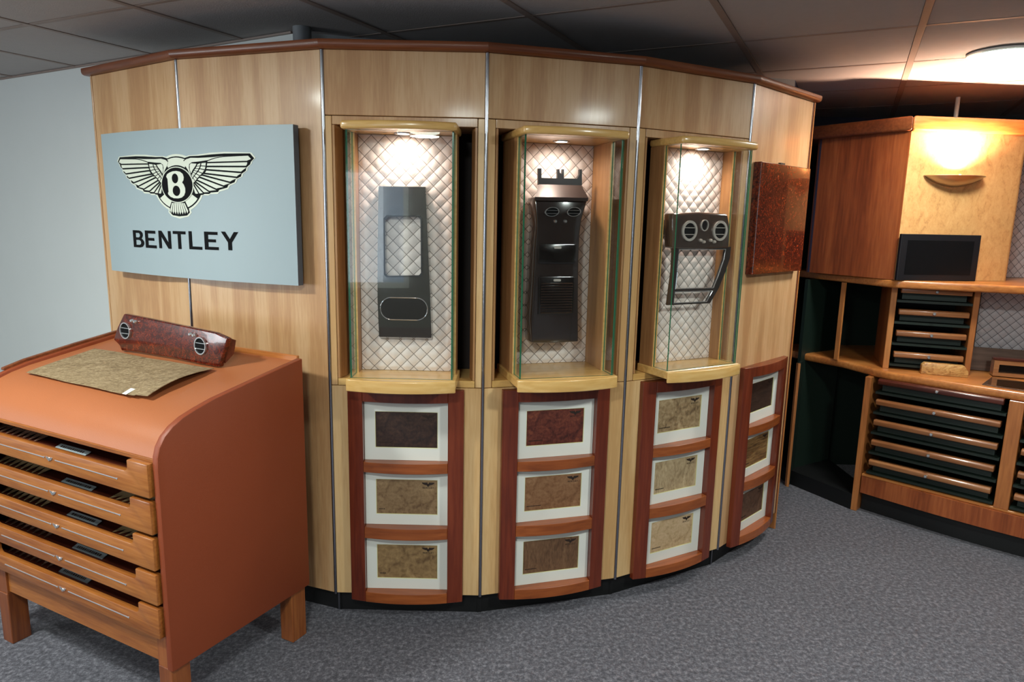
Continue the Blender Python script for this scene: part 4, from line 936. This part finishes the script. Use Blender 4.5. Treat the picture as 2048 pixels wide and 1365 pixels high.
for k in range(5): drawer_row(L2, lx1 + 0.09, lx1 + 0.46, zt0 - k * zp, 'bar_wood', 0.0145, 0.38, 0.052)
q = MB(); q.box(lx1 + 0.475, lx1 + 0.532, -0.012, 0.45, 0.0, ZCT - 0.042, 0.002); kpart('post', q, 'cherry_post', L2)
# middle level: open bays, drawers, quilted panel
mx0 = fpx(M2, 1791, 625)[0]; mx1 = fpx(M2, 1940, 625)[0]
zr = [fpx(M2, 1870, y)[1] for y in (583, 624, 666, 714)]; zp2 = (zr[0] - zr[3]) / 3
for k in range(4): drawer_row(M2, mx0 + 0.012, mx1 - 0.005, zr[0] - k * zp2, 'bar_wood', 0.0145, 0.30, 0.048)
q = MB(); q.box(mx0 - 0.03, mx0 - 0.002, -0.006, 0.34, ZCT, ZSH - 0.041, 0.002); kpart('post', q, 'cherry_post', M2)
q = MB(); q.box(mx1 + 0.008, mx1 + 0.034, -0.006, 0.34, ZCT, ZSH - 0.041, 0.002); kpart('post', q, 'cherry_post', M2)
q = MB(); q.box(mx0, mx1 + 0.02, 0.33, 0.345, ZCT, ZSH - 0.041); kpart('drawer_backing', q, 'black', M2)
q = MB(); q.prism(rel([(1.765, 3.695), (1.776, 3.68), (2.0, 4.15), (1.985, 4.155)]), ZCT, ZSH - 0.041); kpart('divider', q, 'dark_green')
q = MB(); q.prism(rel([(1.762, 3.698), (1.772, 3.677), (1.782, 3.682), (1.773, 3.704)]), ZCT, ZSH - 0.041); kpart('divider_edge', q, 'cherry_post')
kpart('quilted_panel', quilt_mesh(mx1 + 0.034, mx1 + 0.95, ZCT, ZSH - 0.041, 0.20, 0.005, 0.006), 'quilt_grey', M2, 60)
q = MB(); q.box(mx1 + 0.075, mx1 + 0.083, 0.185, 0.20, ZCT, ZSH - 0.041); kpart('black_seam', q, 'black', M2)
cg = onz(1935, 742, ZCT)
q = MB(); q.prism([(0.42, 0.03), (0.80, 0.03), (0.80, 0.25), (0.42, 0.25)], ZCT + 0.0003, ZCT + 0.005, 0.001); kpart('glass_plate', q, 'plate_glass', L2)
# things on the cabinet
bx0 = fpx(M2, 1843, 738, 0.074)[0]; Lb = fpx(M2, 1938, 742, 0.074)[0] - bx0
Mb = M2 @ Matrix.Translation((bx0, -0.074, ZCT + 0.0006))
q = MB(); q.prism([(0.0, 0.0), (Lb, 0.0), (Lb, 0.028), (Lb - 0.02, 0.056), (0.012, 0.058), (0.0, 0.045)], 0.0, 0.04, 0.003, 2, axis='y')
tag(obj('burl_block', q, 'olive_block', M=Mb, smooth=40), 'golden olive burl wood block resting on the cherry counter', 'wood block')
Mw = M2 @ Matrix.Translation((mx1 + 0.045, 0.150, ZCT + 0.002)) @ Matrix.Rotation(-0.12, 4, 'X')
q = MB(); q.box(0, 0.42, 0.0, 0.014, 0.0, 0.12, 0.002); tag(obj('walnut_board', q, 'walnut_board', M=Mw), 'plain dull walnut board leaning against the quilted panel', 'board')
a0 = onz(1985, 752, ZCT + 0.005)
Mx = frame((a0.x, a0.y), math.radians(-22), ZCT + 0.0055)
t = thing('wooden_tray', 'dark wooden tray box with black inset standing on the counter', 'box', Mx)
q = MB(); q.ring([(0, 0), (0.30, 0), (0.30, 0.075), (0.0, 0.075)], [(0.022, 0.016), (0.278, 0.016), (0.278, 0.058), (0.022, 0.058)], 0.0, 0.06); obj('tray_frame', q, 'bar_wood', t)
q = MB(); q.box(0.0, 0.30, 0.02, 0.062, 0.075, 0.088, 0.003); obj('lid', q, 'bar_dark', t)
q = MB(); q.box(0.022, 0.278, 0.03, 0.04, 0.016, 0.058); obj('inset', q, 'black_gloss', t)
# black screen on the shelf
c = [fpx(U2, x, y, 0.03) for x, y in ((1801, 467), (1962, 472), (1954, 551), (1798, 548))]
xs0, xs1 = (c[0][0] + c[3][0]) / 2, (c[1][0] + c[2][0]) / 2; zs1 = (c[0][1] + c[1][1]) / 2
t = thing('flat_screen', 'black framed blank flat screen standing on the cherry shelf', 'screen', U2 @ Matrix.Translation(((xs0 + xs1) / 2, -0.025, ZSH)))
q = MB(); q.box(xs0, xs1, -0.03, -0.012, ZSH, zs1, 0.002); b_ = obj('frame', q, 'frame_black', t, M=U2)
q = MB(); q.box(xs0 + 0.035, xs1 - 0.035, -0.0312, -0.03, ZSH + 0.03, zs1 - 0.03); obj('screen', q, 'screen_black', t, M=U2)
# wall uplighter
sx, sz = fpx(U2, 1921, 352, 0.05)
sx2 = fpx(U2, 1980, 352, 0.0)[0]; hw = 0.155
t = thing('wall_uplighter', 'half bowl metal uplighter glowing on the maple panel', 'wall lamp', U2 @ Matrix.Translation((sx, 0, sz)))
pr = [(0.02, -0.052), (0.35, -0.044), (0.65, -0.030), (0.88, -0.012), (1.0, 0.0), (0.985, 0.002), (0.86, -0.009), (0.62, -0.026), (0.02, -0.045)]
q = MB(); q.lathe([(r * hw, z) for r, z in pr], 36, PI, 2 * PI, M=Matrix.Translation((sx, -0.002, sz)), sy=0.62); obj('bowl', q, 'sconce_metal', t, M=U2, smooth=50)
q = MB(); q.lathe([(0.0, 0.012), (0.011, 0.008), (0.011, -0.02), (0, -0.024)], 12, M=Matrix.Translation((sx, -0.045, sz - 0.004))); obj('bulb', q, 'bulb_glow', t, M=U2, smooth=50)
lp = U2 @ Vector((sx, -0.072, sz + 0.022))
light('uplighter_lamp', 'SPOT', lp, 88, (1.0, 0.62, 0.42), lp + Vector((0.0, 0.0, 1.0)), spot_size=2.55, spot_blend=0.75, shadow_soft_size=0.03)

# ------------------------------------------------------------------ ceiling lights
def ceiling_light(x, y, r, lab, energy):
    Mc = frame((x, y), 0, CEIL - 0.004)
    t = thing('ceiling_light', lab, 'ceiling light', Mc, 'round ceiling lights')
    q = MB(); q.lathe([(0, 0.0), (r, 0.0), (r, -0.006), (r * 0.93, -0.010), (0, -0.010)], 40); obj('rim', q, 'mat_white', t, smooth=40)
    q = MB(); q.lathe([(r * 0.92, -0.0105), (r * 0.85, -0.022), (r * 0.5, -0.032), (0, -0.034)], 40); obj('diffuser', q, 'lamp_glow', t, smooth=60)
    light('ceiling_lamp', 'AREA', (x, y, CEIL - 0.05), energy, (0.92, 1.0, 0.95), (x, y, 0), shape='DISK', size=2 * r * 0.85)
cl = onz(2003, 104, CEIL)
ceiling_light(cl.x + 0.02, cl.y, 0.135, 'round glowing ceiling light above the cherry cabinet side', 14)
ceiling_light(-2.0, 1.35, 0.135, 'round ceiling light over the carpet in front of the white wall', 36)
ceiling_light(-0.35, 0.15, 0.135, 'round ceiling light over the open carpet in front of the display cases', 28)
ceiling_light(1.5, 0.9, 0.135, 'round ceiling light over the open carpet in front of the burr board', 30)
ceiling_light(-0.76, -1.25, 0.135, 'round ceiling light close to the windows of the rear wall', 22)

cpos = hit(1913, 222, (0, 3.85, 0), (0, 1, 0))
q = MB(); q.lathe([(0, 2.0135), (0.011, 2.0135), (0.011, CEIL - 0.001), (0, CEIL - 0.001)], 14)
tag(obj('conduit_pipe', q, 'mat_white', M=frame((cpos.x, cpos.y), 0), smooth=40), 'thin white conduit pipe rising from the cherry cabinet top to the ceiling', 'pipe')
